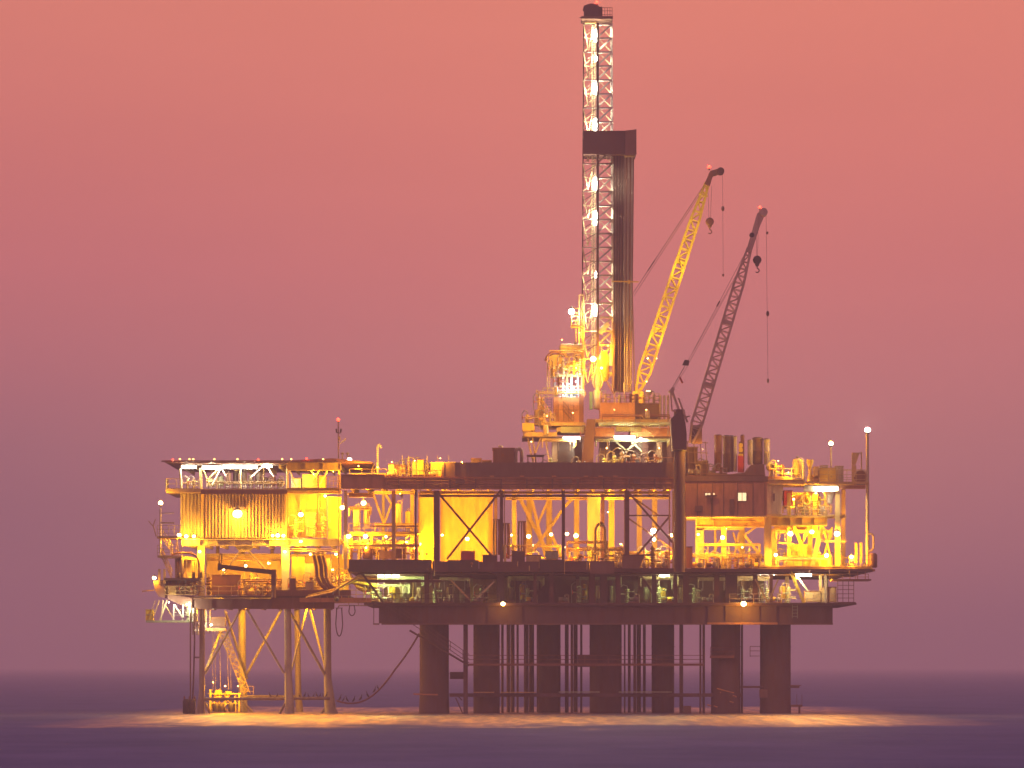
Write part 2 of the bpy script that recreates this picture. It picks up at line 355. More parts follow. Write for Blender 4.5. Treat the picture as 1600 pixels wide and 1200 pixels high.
MB().poly([(364,851),(400,851),(390,862),(374,862)], 1.2, 1.6).done('gusset','cream',LD)
girder(LD, 284,842,532,853,0,'cream',.5); girder(LD, 284,842,532,852,20,'cream',.5)
MB().box(X(284),X(532),.6,19.8,Z(843.5),Z(841.5)).done('floor','ochre',LD)
m = MB()
for i in range(10): m.px(288+i*25,843.6,290.5+i*25,852,.7,19.7)
m.done('floor_beams','cream',LD)
rail(LD, (322,931),(440,931),-.9,mat='ochre'); rail(LD, (262,928),(300,931),-1,mat='rust'); rail(LD, (322,931),(548,931),20,mat='ochre')

# corrugated house
CH = thing('corrugated_house', 'big ribbed house lit yellow by a bright wall lamp on the left platform', 'house', (365,840,0))
def corr(T, a, b, c, d, Y, pitch=5.1, depth=.22, mat='canvas', name='wall'):
    m = MB(); n = int((c-a)/pitch); z0, z1 = Z(d,Y), Z(b,Y); vs = []; x = a
    pts = []
    for i in range(n):
        x0 = a+(c-a)*i/n; p = (c-a)/n
        pts += [(x0, 0), (x0+p*.4, 0), (x0+p*.5, depth), (x0+p*.9, depth)]
    pts.append((c, 0))
    for x, y in pts: vs += [(X(x,Y), Y+y, z0), (X(x,Y), Y+y, z1)]
    k = len(pts); fs = [(2*i, 2*i+2, 2*i+3, 2*i+1) for i in range(k-1)]
    o = len(vs); vs += [(v[0], Y+depth+.15, v[2]) for v in vs]
    fs += [(f[3]+o, f[2]+o, f[1]+o, f[0]+o) for f in fs]
    m.add(vs, fs); m.add([vs[0],vs[1],vs[o+1],vs[o]], [(0,1,2,3)]); m.add([vs[o-2],vs[o-1],vs[-1],vs[-2]], [(3,2,1,0)])
    return m.done(name, mat, T)
corr(CH, 316,770,446,840,1.5,mat='tan'); corr(CH, 282,770,315.6,840,2.4,mat='cream')
MB().box(X(283),X(446),2.9,13,Z(839),Z(770.3)).done('inner_wall','canvas',CH)
m = MB().px(313.6,768,317.4,841,1.2,1.45); m.done('corner_post','ochre',CH); MB().px(444.5,768,448,841,1.1,2).done('corner_post','ochre',CH)
MB().px(259,763.5,449,769.5,-.6,15).done('roof','ochre',CH); MB().px(314,765.5,449,772,-.9,-.62).done('roof_edge','rust',CH)
MB().px(364,792,381,797,.5,1.45).done('lamp_hood','ochre',CH)
rail(CH, (259,764),(309,764),-.5,mat='ochre',h=16); rail(CH, (259,764),(263,764),-.5,15,mat='ochre',h=16)
# helideck
HD = thing('helideck', 'flat overhanging helicopter deck on angled struts above the ribbed house', 'helideck', (360,764,2))
m = MB().poly([(252,719.2),(455,719.2),(520,716),(582,722),(582,724),(520,724),(455,724),(300,724),(262,721.5)], 0, 24); m.done('landing_deck','rust',HD)
m = MB()
for i in range(14): m.px(283+i*19,724.2,284.6+i*19,731,.8,21)
m.done('deck_beams','white',HD)
girder(HD, 282,724.3,448,727,1.2,'white',.4); girder(HD, 282,724.3,548,731,20,'cream',.4)
girder(HD, 449,722,532,735,-.5,'yellow',.5); 
for a,b,w,mt in (((281.5,731),(283.5,764),4,'cream'),((313.5,731),(314.5,764),4.5,'ochre'),((449,727),(449,764),4,'ochre'),((376,731),(376,764),2.5,'cream'),((530.5,727),(530.5,765),3,'ochre')): MB().rod(a,b,1.6,w).done('post',mt,HD)
for a,b,mt in (((317,733),(328,758),'ochre'),((343,731),(322,752),'ochre'),((345,731),(332,757),'white'),((346,731),(353,745),'white'),((409,730),(392,746),'white'),((418,730),(428,745),'white'),((452,733),(462,760),'cream'),((483,731),(494,746),'white'),((505,728),(490,747),'cream'),((512,735),(500,758),'cream')): MB().rod(a,b,1.4,2.2).done('strut',mt,HD)
m = MB()
for i in range(23):
    x = 256+i*14.2; m.bar(P(x,719.5,-.02), P(x-.6,721.5,-1.7), .06)
m.bar(P(252,721.5,-1.7), P(580,722.5,-1.7), .07); m.bar(P(252,720.6,-.9), P(580,721.6,-.9), .05); m.done('safety_net','brown',HD)
# equipment shelf between the house roof and the helideck
def ybox(px0,py0,px1,py1,Y,dep,name,label,cat,mat,frame='dark',door=True,group=None,auto=False,legs=True):
    t = thing(name,label,cat,((px0+px1)/2,py1,Y+dep/2),group,auto); lg = 1.6 if legs else 0
    MB().px(px0,py0,px1,py1-lg,Y,Y+dep).done('body',mat,t)
    MB().px(px0-.5,py0-1.2,px1+.5,py0-.05,Y-.06,Y+dep+.06).done('top',frame,t)
    if legs:
        for x in (px0+.6,px1-1.8): MB().px(x,py1-lg+.03,x+1.2,py1,Y+.05,Y+dep-.05).done('foot',frame,t)
    if door and px1-px0 > 5:
        w = px1-px0; d = MB().px(px0+w*.18,py0+1.2,px0+w*.82,py1-lg-1,Y-.05,Y-.003).done('door',mat,t)
        MB().px(px0+w*.7,(py0+py1)/2-.5,px0+w*.74,(py0+py1)/2+1,Y-.1,Y-.052).done('handle','dark',d)
    return t
def drum(px,py,Y,w=5,h=9,name='drum',label='small drum',cat='drum',mat='ochre',group=None):
    t = thing(name,label,cat,(px,py,Y),group,True); r = w*S/2; hh = h*S
    MB().lathe(P(px,py,Y), [(r*.96,0),(r,.03),(r,hh*.32),(r*1.05,hh*.34),(r,hh*.36),(r,hh*.64),(r*1.05,hh*.66),(r,hh*.68),(r,hh-.03),(r*.9,hh)]).done('body',mat,t)
    MB().lathe(P(px,py,Y)+Vector((r*.4,0,hh)), [(r*.14,0),(r*.14,.07)],n=8).done('bung','dark',t); return t
def vessel(px,py,Y,w,h,mat='cream',label='upright pressure vessel with domed head',auto=True,pipe=True):
    t = thing('pressure_vessel',label,'vessel',(px,py,Y),'upright pressure vessels',auto); r = w*S/2; hh = h*S; b = P(px,py,Y)
    z0 = min(.8,hh*.18); pr = [(r*.15,z0),(r*.7,z0+r*.12),(r,z0+r*.45)]+[(r,hh-r*.5),(r*.85,hh-r*.2),(r*.5,hh-r*.04),(r*.1,hh)]
    MB().lathe(b,pr,n=18).done('shell',mat,t)
    for k in range(3): a = k*2.1+.5; MB().bar(b+Vector((math.cos(a)*r*.8,math.sin(a)*r*.8,0)), b+Vector((math.cos(a)*r*.8,math.sin(a)*r*.8,z0+r*.5)), .12).done('leg','grey',t)
    MB().lathe(b+Vector((0,0,hh-.04)), [(r*.18,0),(r*.18,r*.3),(r*.34,r*.3),(r*.34,r*.42)],n=10).done('nozzle','grey',t)
    if pipe: MB().path([b+Vector((0,0,hh+r*.3)), b+Vector((0,0,hh+r*.8)), b+Vector((r*1.3,0,hh+r*.8)), b+Vector((r*1.3,0,0))], max(.05,r*.12)).done('pipe','ochre',t)
    return t
def hvessel(px0,px1,py,Y,d,mat='cream',label='horizontal tank on two saddles',cat='tank',name='horizontal_tank',grp='horizontal tanks',auto=True):
    t = thing(name,label,cat,((px0+px1)/2,py+d/2+4,Y),grp,auto); r = d*S/2; c = P((px0+px1)/2,py,Y); L = (px1-px0)*S/2
    MB().lathe(c,[(r*.1,-L),(r*.6,-L+r*.15),(r*.92,-L+r*.4),(r,-L+r*.6),(r,L-r*.6),(r*.92,L-r*.4),(r*.6,L-r*.15),(r*.1,L)],axis='x',n=18).done('shell',mat,t)
    for k in (-.6,.6): MB().box(c.x+L*k-.1,c.x+L*k+.1,c.y-r*.8,c.y+r*.8,c.z-r-.3,c.z-r*.45).done('saddle','grey',t)
    MB().lathe(c+Vector((L*.3,0,r-.04)),[(r*.25,0),(r*.25,r*.3),(r*.4,r*.3),(r*.4,r*.4)],n=10).done('hatch','grey',t)
    return t
def tree(px,py,Y,h=30,mat='ochre',label='stacked wellhead valve tree with hand wheels',s=1.0,auto=True):
    t = thing('valve_tree',label,'valve tree',(px,py,Y),'wellhead valve trees',auto); b = P(px,py,Y); hh = h*S; r = .17*s
    pr = []; z = 0
    for k in range(4): q = hh/4; pr += [(r*1.9,z),(r*1.9,z+q*.12),(r,z+q*.13),(r,z+q*.4),(r*1.5,z+q*.45),(r*1.5,z+q*.8),(r,z+q*.85),(r,z+q*.99)]; z += q
    MB().lathe(b,pr,n=10).done('body',mat,t)
    for k, sd in ((.35,1),(.62,-1),(.8,1)):
        c = b+Vector((0,0,hh*k)); e = c+Vector((sd*.75*s,-.1,0)); MB().tube(c,e,r*.55).done('valve_arm',mat,t)
        w = MB(); pts = [e+Vector((sd*.05, math.cos(a)*.26*s, math.sin(a)*.26*s)) for a in [2*math.pi*i/10 for i in range(11)]]; w.path(pts,.035,5)
        for a in (0,2.1,4.2): w.tube(e, e+Vector((sd*.05, math.cos(a)*.26*s, math.sin(a)*.26*s)), .025, n=4)
        w.done('hand_wheel','red' if k==.62 else 'grey',t)
    MB().path([b+Vector((0,0,hh*.9)), b+Vector((0,0,hh+.3)), b+Vector((-.5*s,0,hh+.45)), b+Vector((-.9*s,0,hh+.1)), b+Vector((-.9*s,0,0))], .06, 6).done('flow_pipe','grey',t)
    return t
def pump(px,py,Y,w=18,mat='ochre',label='pump skid with round motor',h=10):
    t = thing('pump_skid',label,'pump skid',(px,py,Y),'pump skids',True); b = P(px,py,Y); L = w*S; r = h*S*.32
    m = MB()
    for yy in (-.5,.5): m.box(b.x-L/2,b.x+L/2,b.y+yy-.07,b.y+yy+.07,b.z,b.z+.18)
    for xx in (-.48,0,.48): m.box(b.x+L*xx-.06,b.x+L*xx+.06,b.y-.43,b.y+.43,b.z+.02,b.z+.16)
    m.done('base_frame','rust',t)
    pr = [(r*.2,-L*.45),(r*.85,-L*.44),(r,-L*.4)]; 
    for i in range(6): x = -L*.38+i*L*.05; pr += [(r*1.07,x),(r*1.07,x+L*.02),(r*.95,x+L*.025)]
    pr += [(r,-L*.05),(r*.3,-L*.02)]
    MB().lathe(b+Vector((0,0,.22+r)),pr,axis='x',n=14).done('motor',mat,t)
    MB().lathe(b+Vector((L*.2,-.35,.22+r)),[(r*.4,0),(r*1.2,.05),(r*1.2,.5),(r*.5,.6)],axis='y',n=14).done('pump_casing','grey',t)
    MB().path([b+Vector((L*.2,0,.3+r*1.8)), b+Vector((L*.2,0,h*S*1.3)), b+Vector((L*.5,0,h*S*1.3)), b+Vector((L*.5,0,0))], .1, 8).done('discharge_pipe','tan',t)
    return t
def pipes(px0,px1,py,Y,n=4,gap=2.2,mat='ochre',label='bundle of parallel process pipes',drop=0,w=1.6,posts=3):
    t = thing('pipe_run',label,'pipes',((px0+px1)/2,py+drop,Y),'runs of process pipes',True)
    for k in range(n):
        pts = [P(px0+k*1.1,py+k*gap+ (drop if k%2 else 0),Y+k*.25), P(px0+k*1.1,py+k*gap,Y+k*.25), P(px1-k*1.6,py+k*gap,Y+k*.25), P(px1-k*1.6,py+k*gap+drop*.9,Y+k*.25)]
        MB().path([p for i,p in enumerate(pts) if i==0 or (p-pts[i-1]).length>.05], w*S/2*(1+.5*(k%2)), 8).done('pipe',[mat,'tan','cream','rust'][k%4] if mat=='mix' else mat,t)
    for i in range(posts):
        x = px0+(px1-px0)*(i+.5)/posts; MB().px(x-.6,py+gap*n,x+.6,py+gap*n+max(drop,3),Y,Y+n*.25).done('support','grey',t)
    return t
def hoop(px,py,Y,w,h,mat='brown',label='looped hose',name='hose_loop'):
    t = thing(name,label,'hose',(px,py,Y),'hanging hose loops',True); m = MB()
    pts = [P(px-w/2*math.cos(a) if 1 else px, py+h*(.45+.55*math.sin(a)) if a>0 else py, Y) for a in [math.pi*i/14 for i in range(15)]]
    m.path([P(px-w*.35,py,Y)]+pts[1:-1]+[P(px+w*.35,py,Y)], .07, 6); m.done('hose',mat,t); MB().seg((px-w*.5,py),(px+w*.5,py),Y,1.2).done('hanger','grey',t); return t
# ---------------------------------------------------------------- main platform: legs and conductors
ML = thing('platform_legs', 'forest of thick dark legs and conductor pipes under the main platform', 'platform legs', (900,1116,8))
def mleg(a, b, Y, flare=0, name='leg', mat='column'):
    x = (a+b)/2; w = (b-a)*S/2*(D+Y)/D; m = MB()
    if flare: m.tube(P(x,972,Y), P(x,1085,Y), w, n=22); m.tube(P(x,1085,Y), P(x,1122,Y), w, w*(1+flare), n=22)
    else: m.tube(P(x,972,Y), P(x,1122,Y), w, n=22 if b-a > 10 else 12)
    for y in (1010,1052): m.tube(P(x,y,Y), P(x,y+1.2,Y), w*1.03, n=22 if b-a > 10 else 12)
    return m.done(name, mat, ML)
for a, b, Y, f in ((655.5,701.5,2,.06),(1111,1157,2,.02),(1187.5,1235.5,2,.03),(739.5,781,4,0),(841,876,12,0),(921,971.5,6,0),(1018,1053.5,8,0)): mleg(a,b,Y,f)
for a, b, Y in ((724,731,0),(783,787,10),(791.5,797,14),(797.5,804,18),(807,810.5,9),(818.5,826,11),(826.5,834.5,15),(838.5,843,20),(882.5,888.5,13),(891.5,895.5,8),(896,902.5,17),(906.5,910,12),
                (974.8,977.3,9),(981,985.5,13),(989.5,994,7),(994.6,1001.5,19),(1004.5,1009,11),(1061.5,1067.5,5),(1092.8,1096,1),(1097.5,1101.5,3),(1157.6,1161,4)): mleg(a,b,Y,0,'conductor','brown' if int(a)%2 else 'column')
def walkway(T, a, b, y, Y, mat='rust', railh=13):
    MB().px(a,y,b,y+3.2,Y,Y+1.4).done('walkway',mat,T)
    rail(T,(a,y),(b,y),Y+.02,mat=mat,h=railh,step=36)
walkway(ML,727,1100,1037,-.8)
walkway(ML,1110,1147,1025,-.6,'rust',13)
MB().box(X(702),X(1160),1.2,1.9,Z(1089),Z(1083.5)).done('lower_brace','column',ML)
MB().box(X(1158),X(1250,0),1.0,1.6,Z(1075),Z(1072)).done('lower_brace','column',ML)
for a,b,y,mt in ((740,772,1081,'ochre'),(782,838,1081,'ochre'),(873,937,1080.5,'greenish'),(967,1050,1080.5,'greenish'),(1125,1147,1081,'orange')): MB().px(a,y,b,y+1.6,.4,1.1).done('pipe_tray',mt,ML)
MB().px(703,1050,725,1061,2.6,4).done('junction_box','maroon',ML); MB().px(903,1023,934,1042,1,3).done('junction_box','maroon',ML)
MB().px(1068,1103,1080,1118,0,1).done('junction_box','brown',ML)
MB().seg((646,1084.5),(684,1085.5),.1,2.4).done('bumper','orange',ML)
m=MB()
for y in (1010,1017,1025): m.seg((1172,y),(1187,y),2.4,.8)
m.seg((1172,1010),(1172,1026),2.4,.8); m.done('side_cage','brown',ML)
MB().px(1187,1077,1202,1090,.5,1.5).done('junction_box','brown',ML); 
m=MB(); m.px(1236,1101,1254,1104.5,1,2.5); m.seg((1245,1085),(1245,1101),1.5,.8); m.seg((1253,1085),(1253,1101),1.5,.8); m.seg((1249,1104),(1249,1118),1.7,3); m.done('landing_step','brown',ML)
MB().px(1236,1070.5,1252,1071.8,1,2).done('landing_step','brown',ML)
for a,b in (((712,1090),(724,1117)),((716,1088),(722,1094))): MB().rod(a,b,0,2).done('brace','column',ML)
MB().rod((640,985),(733,1040),-.9,3).done('stair_string','brown',ML)
MB().rod((1120,1076),(1147,1083),-.2,2).done('pipe','orange',ML)
for x,y in ((1108,1102),(1118,1104),(1143,1097),(1148,1088)): MB().rod((x-3,y-1),(x+3,y+1),-.3,2.2).done('pipe','orange',ML)
# stairs down on the left leg
SD = thing('long_stair', 'long dark stair falling from the girder to the walkway left of the legs', 'stair', (690,1010,-2))
stair(SD,(605,948),(733,1036),-2.2,1.1,'brown')
# ---------------------------------------------------------------- bottom girder
BG = thing('bottom_girder', 'deep brown plate girder across the tops of the dark legs', 'girder', (940,975,0))
m = MB(); m.px(583,944.6,1301.5,946.6,-2.5,-1.2); m.px(596,973.6,1301.5,976,-2.5,-1.2); m.done('flange','brown',BG)
m = MB().px(592,946.8,1301,973.4,-2,-1.6)
for i in range(27): x = 603+i*26.5; m.px(x,946.9,x+.9,973.3,-2.2,-1.9)
m.done('web_plate','column',BG)
MB().box(X(600),X(1296),-1.2,26,Z(950),Z(946.7)).done('floor','maroon',BG)
m=MB()
for i in range(17): m.px(615+i*42,950.2,618+i*42,972,-1.1,26)
m.done('cross_girders','column',BG)
MB().px(592,947,1301,974,25.5,26).done('rear_web','column',BG)
m = MB(); m.px(583,944,600,946,-2.6,-1); m.px(583,974,592,976,-2.6,-1); m.seg((584,946),(584,974),-2,1.2); m.done('end_frame','brown',BG)
girder(BG,1105,972.5,1215,975.8,-2.75,'orange',.2)  # orange strip puts the lamp's glow into the flange colour
# ---------------------------------------------------------------- cellar deck (greenish lit level)
CD = thing('cellar_deck', 'dark cellar deck crowded with pipework and lit by greenish lamps', 'deck', (940,945,0))
MB().box(X(570),X(1335),-3,27,Z(945.3),Z(942.5)).done('floor','maroon',CD)
MB().box(X(560),X(1330),-2.6,27,Z(898.5),Z(896.2)).done('ceiling','maroon',CD)
for a,b,w,mt in (((563,892),(600,943),3.4,'maroon'),((672,893),(684,943),3,'maroon'),((704,906),(735,938),2.6,'ochre'),((773,908),(742,938),2.6,'cream'),((1002,900),(1022,930),3.2,'maroon'),((1235,892),(1256,942),4.5,'yellow'),((1180,905),(1200,942),2.4,'ochre'),((1216,905),(1200,942),2.4,'ochre'),((1242,896),(1263,924),2.6,'cream')):
    MB().seg(a,b,-2.9,w).done('brace',mt,CD)
for x,w,mt in ((667,7,'maroon'),(782,12,'dark'),(836,5,'maroon'),(862,7,'maroon'),(925,9,'maroon'),(943,11,'dark'),(966,8,'maroon'),(1022,7,'dark'),(1055,6,'maroon'),(1072,9,'maroon'),(1120,8,'maroon'),(1143,18,'dark'),(1180,7,'maroon'),(1205,5,'maroon'),(1282,4,'ochre'),(1290,4,'cream')): col(CD,x,898,943,-2.2+(x%3)*.5,w,mt)
for x in (620,735,850,960,1080,1190,1290): col(CD,x,899,943,20,8,'greenish')
for x in (640,720,790,880,990,1040,1110,1160,1230): col(CD,x,899,943,9,6,'tan')
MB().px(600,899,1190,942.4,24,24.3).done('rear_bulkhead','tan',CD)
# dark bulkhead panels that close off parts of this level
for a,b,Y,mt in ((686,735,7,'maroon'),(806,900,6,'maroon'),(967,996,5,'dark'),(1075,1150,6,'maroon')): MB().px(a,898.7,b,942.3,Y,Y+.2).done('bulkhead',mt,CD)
MB().px(572,906,690,910,-2.95,-2.7).done('pipe_tray','maroon',CD)
rail(CD,(572,943),(780,943),-3,mat='maroon',h=15,step=24); rail(CD,(1140,943),(1308,943),-3,mat='tan',h=15)
for i,(x,w,h,mt) in enumerate(((592,9,20,'greenish'),(612,12,26,'yellow'),(634,18,29,'greenish'),(655,9,25,'cream'),(702,9,26,'tan'),(722,8,22,'greenish'),(757,9,24,'tan'),(800,9,26,'greenish'),(816,8,30,'yellow'),(914,8,30,'yellow'),(934,6,28,'cream'),(955,6,27,'greenish'),(1010,10,26,'greenish'),(1035,11,24,'yellow'),(1062,7,25,'cream'),(1090,7,22,'tan'),(1172,7,24,'cream'),(1190,8,26,'greenish'),(1222,10,27,'yellow'))):
    vessel(x,942.3,3.2+(i*7%5)*.5,w,h,mt,pipe=i%2==0)
for i,(a,b,y,n) in enumerate(((588,662,901,3),(686,734,903,3),(793,850,901,4),(905,970,902,3),(1000,1060,901,3),(1150,1206,901,4),(574,640,914,2),(1090,1140,903,3))):
    pipes(a,b,y,1.5+i%3*.4,n,1.8,['greenish','tan','cream'][i%3],drop=14)
for i,(x,w) in enumerate(((605,16),(648,18),(700,16),(745,16),(830,18),(880,16),(990,16),(1050,16),(1105,18),(1168,16),(1212,16))): pump(x,942.3,-.8+(i%3)*.7,w,['greenish','yellow','tan'][i%3])
for x,h in ((582,32),(680,30),(752,30),(824,30),(905,34),(980,28),(1030,32),(1085,30),(1160,28),(1198,30),(1232,32)): tree(x,942.3,1.4,h*.8,'greenish')
for a,b,y in ((1258,1282,924),(1284,1294,918),(1295,1307,918)): ybox(a,y,b,942.3,-2,2,'equipment_cabinet','small ochre cabinet at the end of the cellar deck','cabinet','ochre',frame='rust',group='end cabinets',auto=True)
CG = thing('ladder_cage', 'open rusty mesh cage hanging off the right end of the cellar deck', 'cage', (1322,943,-1))
m=MB()
for i in range(6): m.seg((1308,908+i*6.6),(1334,908+i*6.6),-1,.8); m.seg((1308,908+i*6.6),(1334,908+i*6.6),2,.8)
m.done('cage_bars','rust',CG); m=MB()
for x in (1309,1317,1326,1334):
    for Y in (-1,2): m.seg((x,908),(x,942),Y,.9)
m.done('uprights','rust',CG); MB().box(X(1306),X(1336),-1,2,Z(943),Z(941)).done('floor','maroon',CG)
m=MB(); m.seg((1238,944),(1238,966),-2.8,1); m.seg((1246,944),(1246,966),-2.8,1)
for y in (948,953,958,963): m.seg((1238,y),(1246,y),-2.8,.9)
LH = thing('hanging_ladder', 'short pale ladder hanging below the right cellar deck', 'ladder', (1242,966,-3)); m.done('rungs','greenish',LH)
# ---------------------------------------------------------------- middle deck
MD = thing('middle_deck', 'long dark middle deck edge hung with drip trays across the main platform', 'deck', (900,895,0))
MB().box(X(545),X(1360),-3.4,28,Z(893.8),Z(889.5)).done('floor','maroon',MD)
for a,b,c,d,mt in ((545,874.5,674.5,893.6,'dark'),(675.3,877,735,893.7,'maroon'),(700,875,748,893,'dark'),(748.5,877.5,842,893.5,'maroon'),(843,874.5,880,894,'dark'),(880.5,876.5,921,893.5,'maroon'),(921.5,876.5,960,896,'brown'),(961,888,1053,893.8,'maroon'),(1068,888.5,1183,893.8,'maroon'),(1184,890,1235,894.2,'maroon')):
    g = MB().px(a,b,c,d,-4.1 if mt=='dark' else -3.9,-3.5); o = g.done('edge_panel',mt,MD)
m=MB()
for i in range(26): x=552+i*31; m.px(x,889.6,x+2,897,-3.8,-3.45)
m.done('edge_beam','maroon',MD)
for x,y0,y1 in ((679,874,900),(737,880,886),(809,877,885),(827,884,892),(917,878,890),(882,862,897)): MB().rod((x,y0),(x,y1),-4.2,1.4).done('drain_pipe','ochre',MD)
for x,w in ((737,6),): MB().ball(P(737,881,-4.2),.2).done('drain_valve','rust',MD)
H1 = thing('drip_hopper', 'brown tapered hopper hanging at the middle deck edge under the crossed braces', 'hopper', (988,888,-4))
MB().poly([(972,868),(1007,868),(999,888),(972,888)],-4.6,-3.95).done('body','brown',H1); MB().px(970.5,866.2,1008.5,867.9,-4.7,-3.9).done('rim','maroon',H1)
# columns and braces of the tall open level (766-875)
UF = thing('column_grid', 'tall frame of dark front columns and amber lit rear columns holding up the top deck', 'frame', (850,889,0))
for x,w,Y,mt in ((649.5,2.6,-3,'maroon'),(682,9,-3,'maroon'),(783.5,5,-3,'maroon'),(880.3,5,-3,'maroon'),(980,6.5,-3,'maroon'),(976,1.6,-2.6,'ochre'),(788,1.6,-2.6,'ochre'),
                 (803.5,7,10,'ochre'),(827,9,20,'ochre'),(858,9,20,'ochre'),(901,8,20,'ochre'),(955.5,9,14,'yellow'),(999,8,20,'ochre'),(1023,8,20,'ochre'),(1046,2.2,-2.5,'ochre'),(1052.5,4,-3,'ochre'),
                 (1071,2.5,-2.9,'ochre'),(1093.5,13,6,'ochre'),(1117.5,3,8,'ochre'),(1131,8,4,'ochre'),(1159.5,8.5,14,'ochre'),(540,5,-1,'cream'),(615,6,-2,'ochre'),(644,6,6,'ochre'),(599,4,12,'cream')):
    col(UF,x,766.3,889.2,Y,w,mt)
MB().px(918,768,938,889,9,11).done('tall_duct','tan',UF); MB().px(939.5,770,944.5,889,5,5.8).done('riser','rust',UF)
for a,b,w,mt,Y in (((683,768),(773,874),3.4,'maroon',-2.6),((783,765.5),(698,874),3.4,'maroon',-3.2),((978,765),(1053,850),3,'brown',-2.6),((982,772),(1030,806),2.4,'brown',2),((1047,806),(995,868),3,'brown',-2.2),((982,810),(1053,860),2.4,'brown',1),((983,805.5),(1048,805.5),2.4,'brown',-2.2),
                   ((812,778),(862,876),6,'ochre',19.5),((831,782),(854,876),5,'ochre',19),((858,778),(840,820),4,'ochre',19.4),((878,798),(832,862),5,'ochre',19.2),((862,822),(878,798),4,'ochre',18.6),((860,832),(878,872),5,'ochre',18.8),((882,792),(898,776),5,'ochre',19.4),
                   ((1133,832),(1112,868),3.2,'ochre',8),((1163,836),(1188,868),4,'ochre',8),((1163,836),(1180,824),3,'ochre',8),((1145,832),(1155,860),3,'ochre',10),((1148,866),(1155,832),3,'ochre',10),
                   ((582,768),(600,820),3.2,'yellow',10),((600,820),(612,786),3,'yellow',9.5),((600,768),(612,788),3,'yellow',9),((543,772),(553,768),2,'yellow',1)):
    MB().seg(a,b,Y,w).done('brace',mt,UF)
for a,b,y,y2,Y,mt in ((686,877,767.5,771.5,0,'ochre'),(883,977,767.5,771.5,0,'ochre'),(983,1046,767.5,771.5,0,'ochre'),(656,680,767,771,0,'ochre'),(656,880,773,776.5,-2,'maroon'),(883,1046,773.5,776.5,-2,'maroon'),(790,880,777,781,10,'ochre'),(885,977,777,781,10,'ochre'),(983,1048,776,780,10,'ochre'),(585,650,767,772,6,'yellow'),(545,583,770,777,-1,'yellow')):
    girder(UF,a,y,b,y2,Y,mt,.4)
girder(UF,1088,808.5,1196,824,2,'yellow',.6); girder(UF,1088,824.5,1162,828,6,'ochre',.4); MB().rod((1112,812),(1182,814),1.6,1.3).done('pipe','brown',UF)
# ---------------------------------------------------------------- top deck
TD = thing('top_deck', 'long rusty brown top deck girder across the main platform', 'deck', (800,765,0))
girder(TD,533,741,600,764,-3,'redbrown',.6,st=22); girder(TD,600.3,746,1053,764.5,-3.2,'redbrown',.6,st=34)
MB().box(X(535),X(1230),-2.5,28,Z(749.5),Z(745.8)).done('floor','rust',TD)
m=MB()
for i in range(22): m.px(545+i*24,750,547.5+i*24,762,-2.3,27)
m.done('floor_beams','ochre',TD)
for a,b,n,Y in ((690,815,7,-2.9),(815.3,1052,13,-2.95)):
    m=MB().px(a,722.5,b,745,Y,Y+.2)
    for i in range(n): x=a+3+i*(b-a-4)/n; m.px(x,722.3,x+1,745,Y-.1,Y+.05)
    m.done('bulwark','brown',TD)
for x in (765,812,862,912,935,958): MB().px(x,743,x+7,745.6,-3.5,-3.2).done('scupper','orange',TD)
for i in range(9): x=652+i*48; MB().seg((x,759),(x+6,768),-3.4,1.6).done('knee_brace','ochre',TD)
rail(TD,(546,749),(604,749),-2.5,mat='yellow',h=16,step=17); rail(TD,(546,749),(604,749),8,mat='yellow',h=16,step=17); rail(TD,(604,749),(690,749),-2.5,mat='rust',h=14); rail(TD,(1000,745),(1052,745),-2.6,mat='orange',h=30,step=26)
# left-middle bay: process clutter and yellow wall
YW = thing('tarpaulin_wall', 'tall yellow tarpaulin wall with soft folds behind the dark crossed braces', 'tarpaulin', (728,889,9))
def cloth(T,a,b,c,d,Y,amp=.25,mat='canvas',name='sheet',k=1.0,seed=0):
    m=MB(); nx=60; nz=10; vs=[]; rr=random.Random(seed)
    ph=[rr.uniform(0,6) for _ in range(4)]
    for j in range(nz+1):
        for i in range(nx+1):
            u=i/nx; v=j/nz
            y=Y+amp*(math.sin(u*17*k+ph[0]+v*.8)*.5+math.sin(u*31*k+ph[1]-v*1.1)*.3+math.sin(u*9*k+ph[2]+v*2)*.5)
            vs.append((X(a+(c-a)*u,Y),y,Z(b+(d-b)*v,Y)))
    n=nx+1; fs=[(j*n+i,j*n+i+1,(j+1)*n+i+1,(j+1)*n+i) for j in range(nz) for i in range(nx)]
    o=len(vs); vs+= [(v[0],v[1]+.04,v[2]) for v in vs]; m.add(vs,fs+[tuple(q+o for q in reversed(f)) for f in fs],True)
    return m.done(name,mat,T)
cloth(YW,688,775,770,878,9,.3,seed=3); MB().px(686,766.5,772,775,8.5,8.9).done('head_beam','ochre',YW)
MB().px(772,775,777,872,8.4,9.2).done('edge_post','maroon',YW)
YP = thing('yellow_partition', 'flat yellow steel partition left of the tarpaulin', 'partition', (666,889,5))
MB().px(655,777,677.5,889,5,5.3).done('panel','yellow',YP); MB().px(653.5,768,655,889,4.8,5.4).done('frame','rust',YP); MB().px(655,771,678,776.5,4.7,5.4).done('frame','maroon',YP); MB().px(656,856,677.5,857.5,4.9,4.99).done('seam','rust',YP)
MB().ball(P(666,865,4.9),.16).done('knob','red',YP)
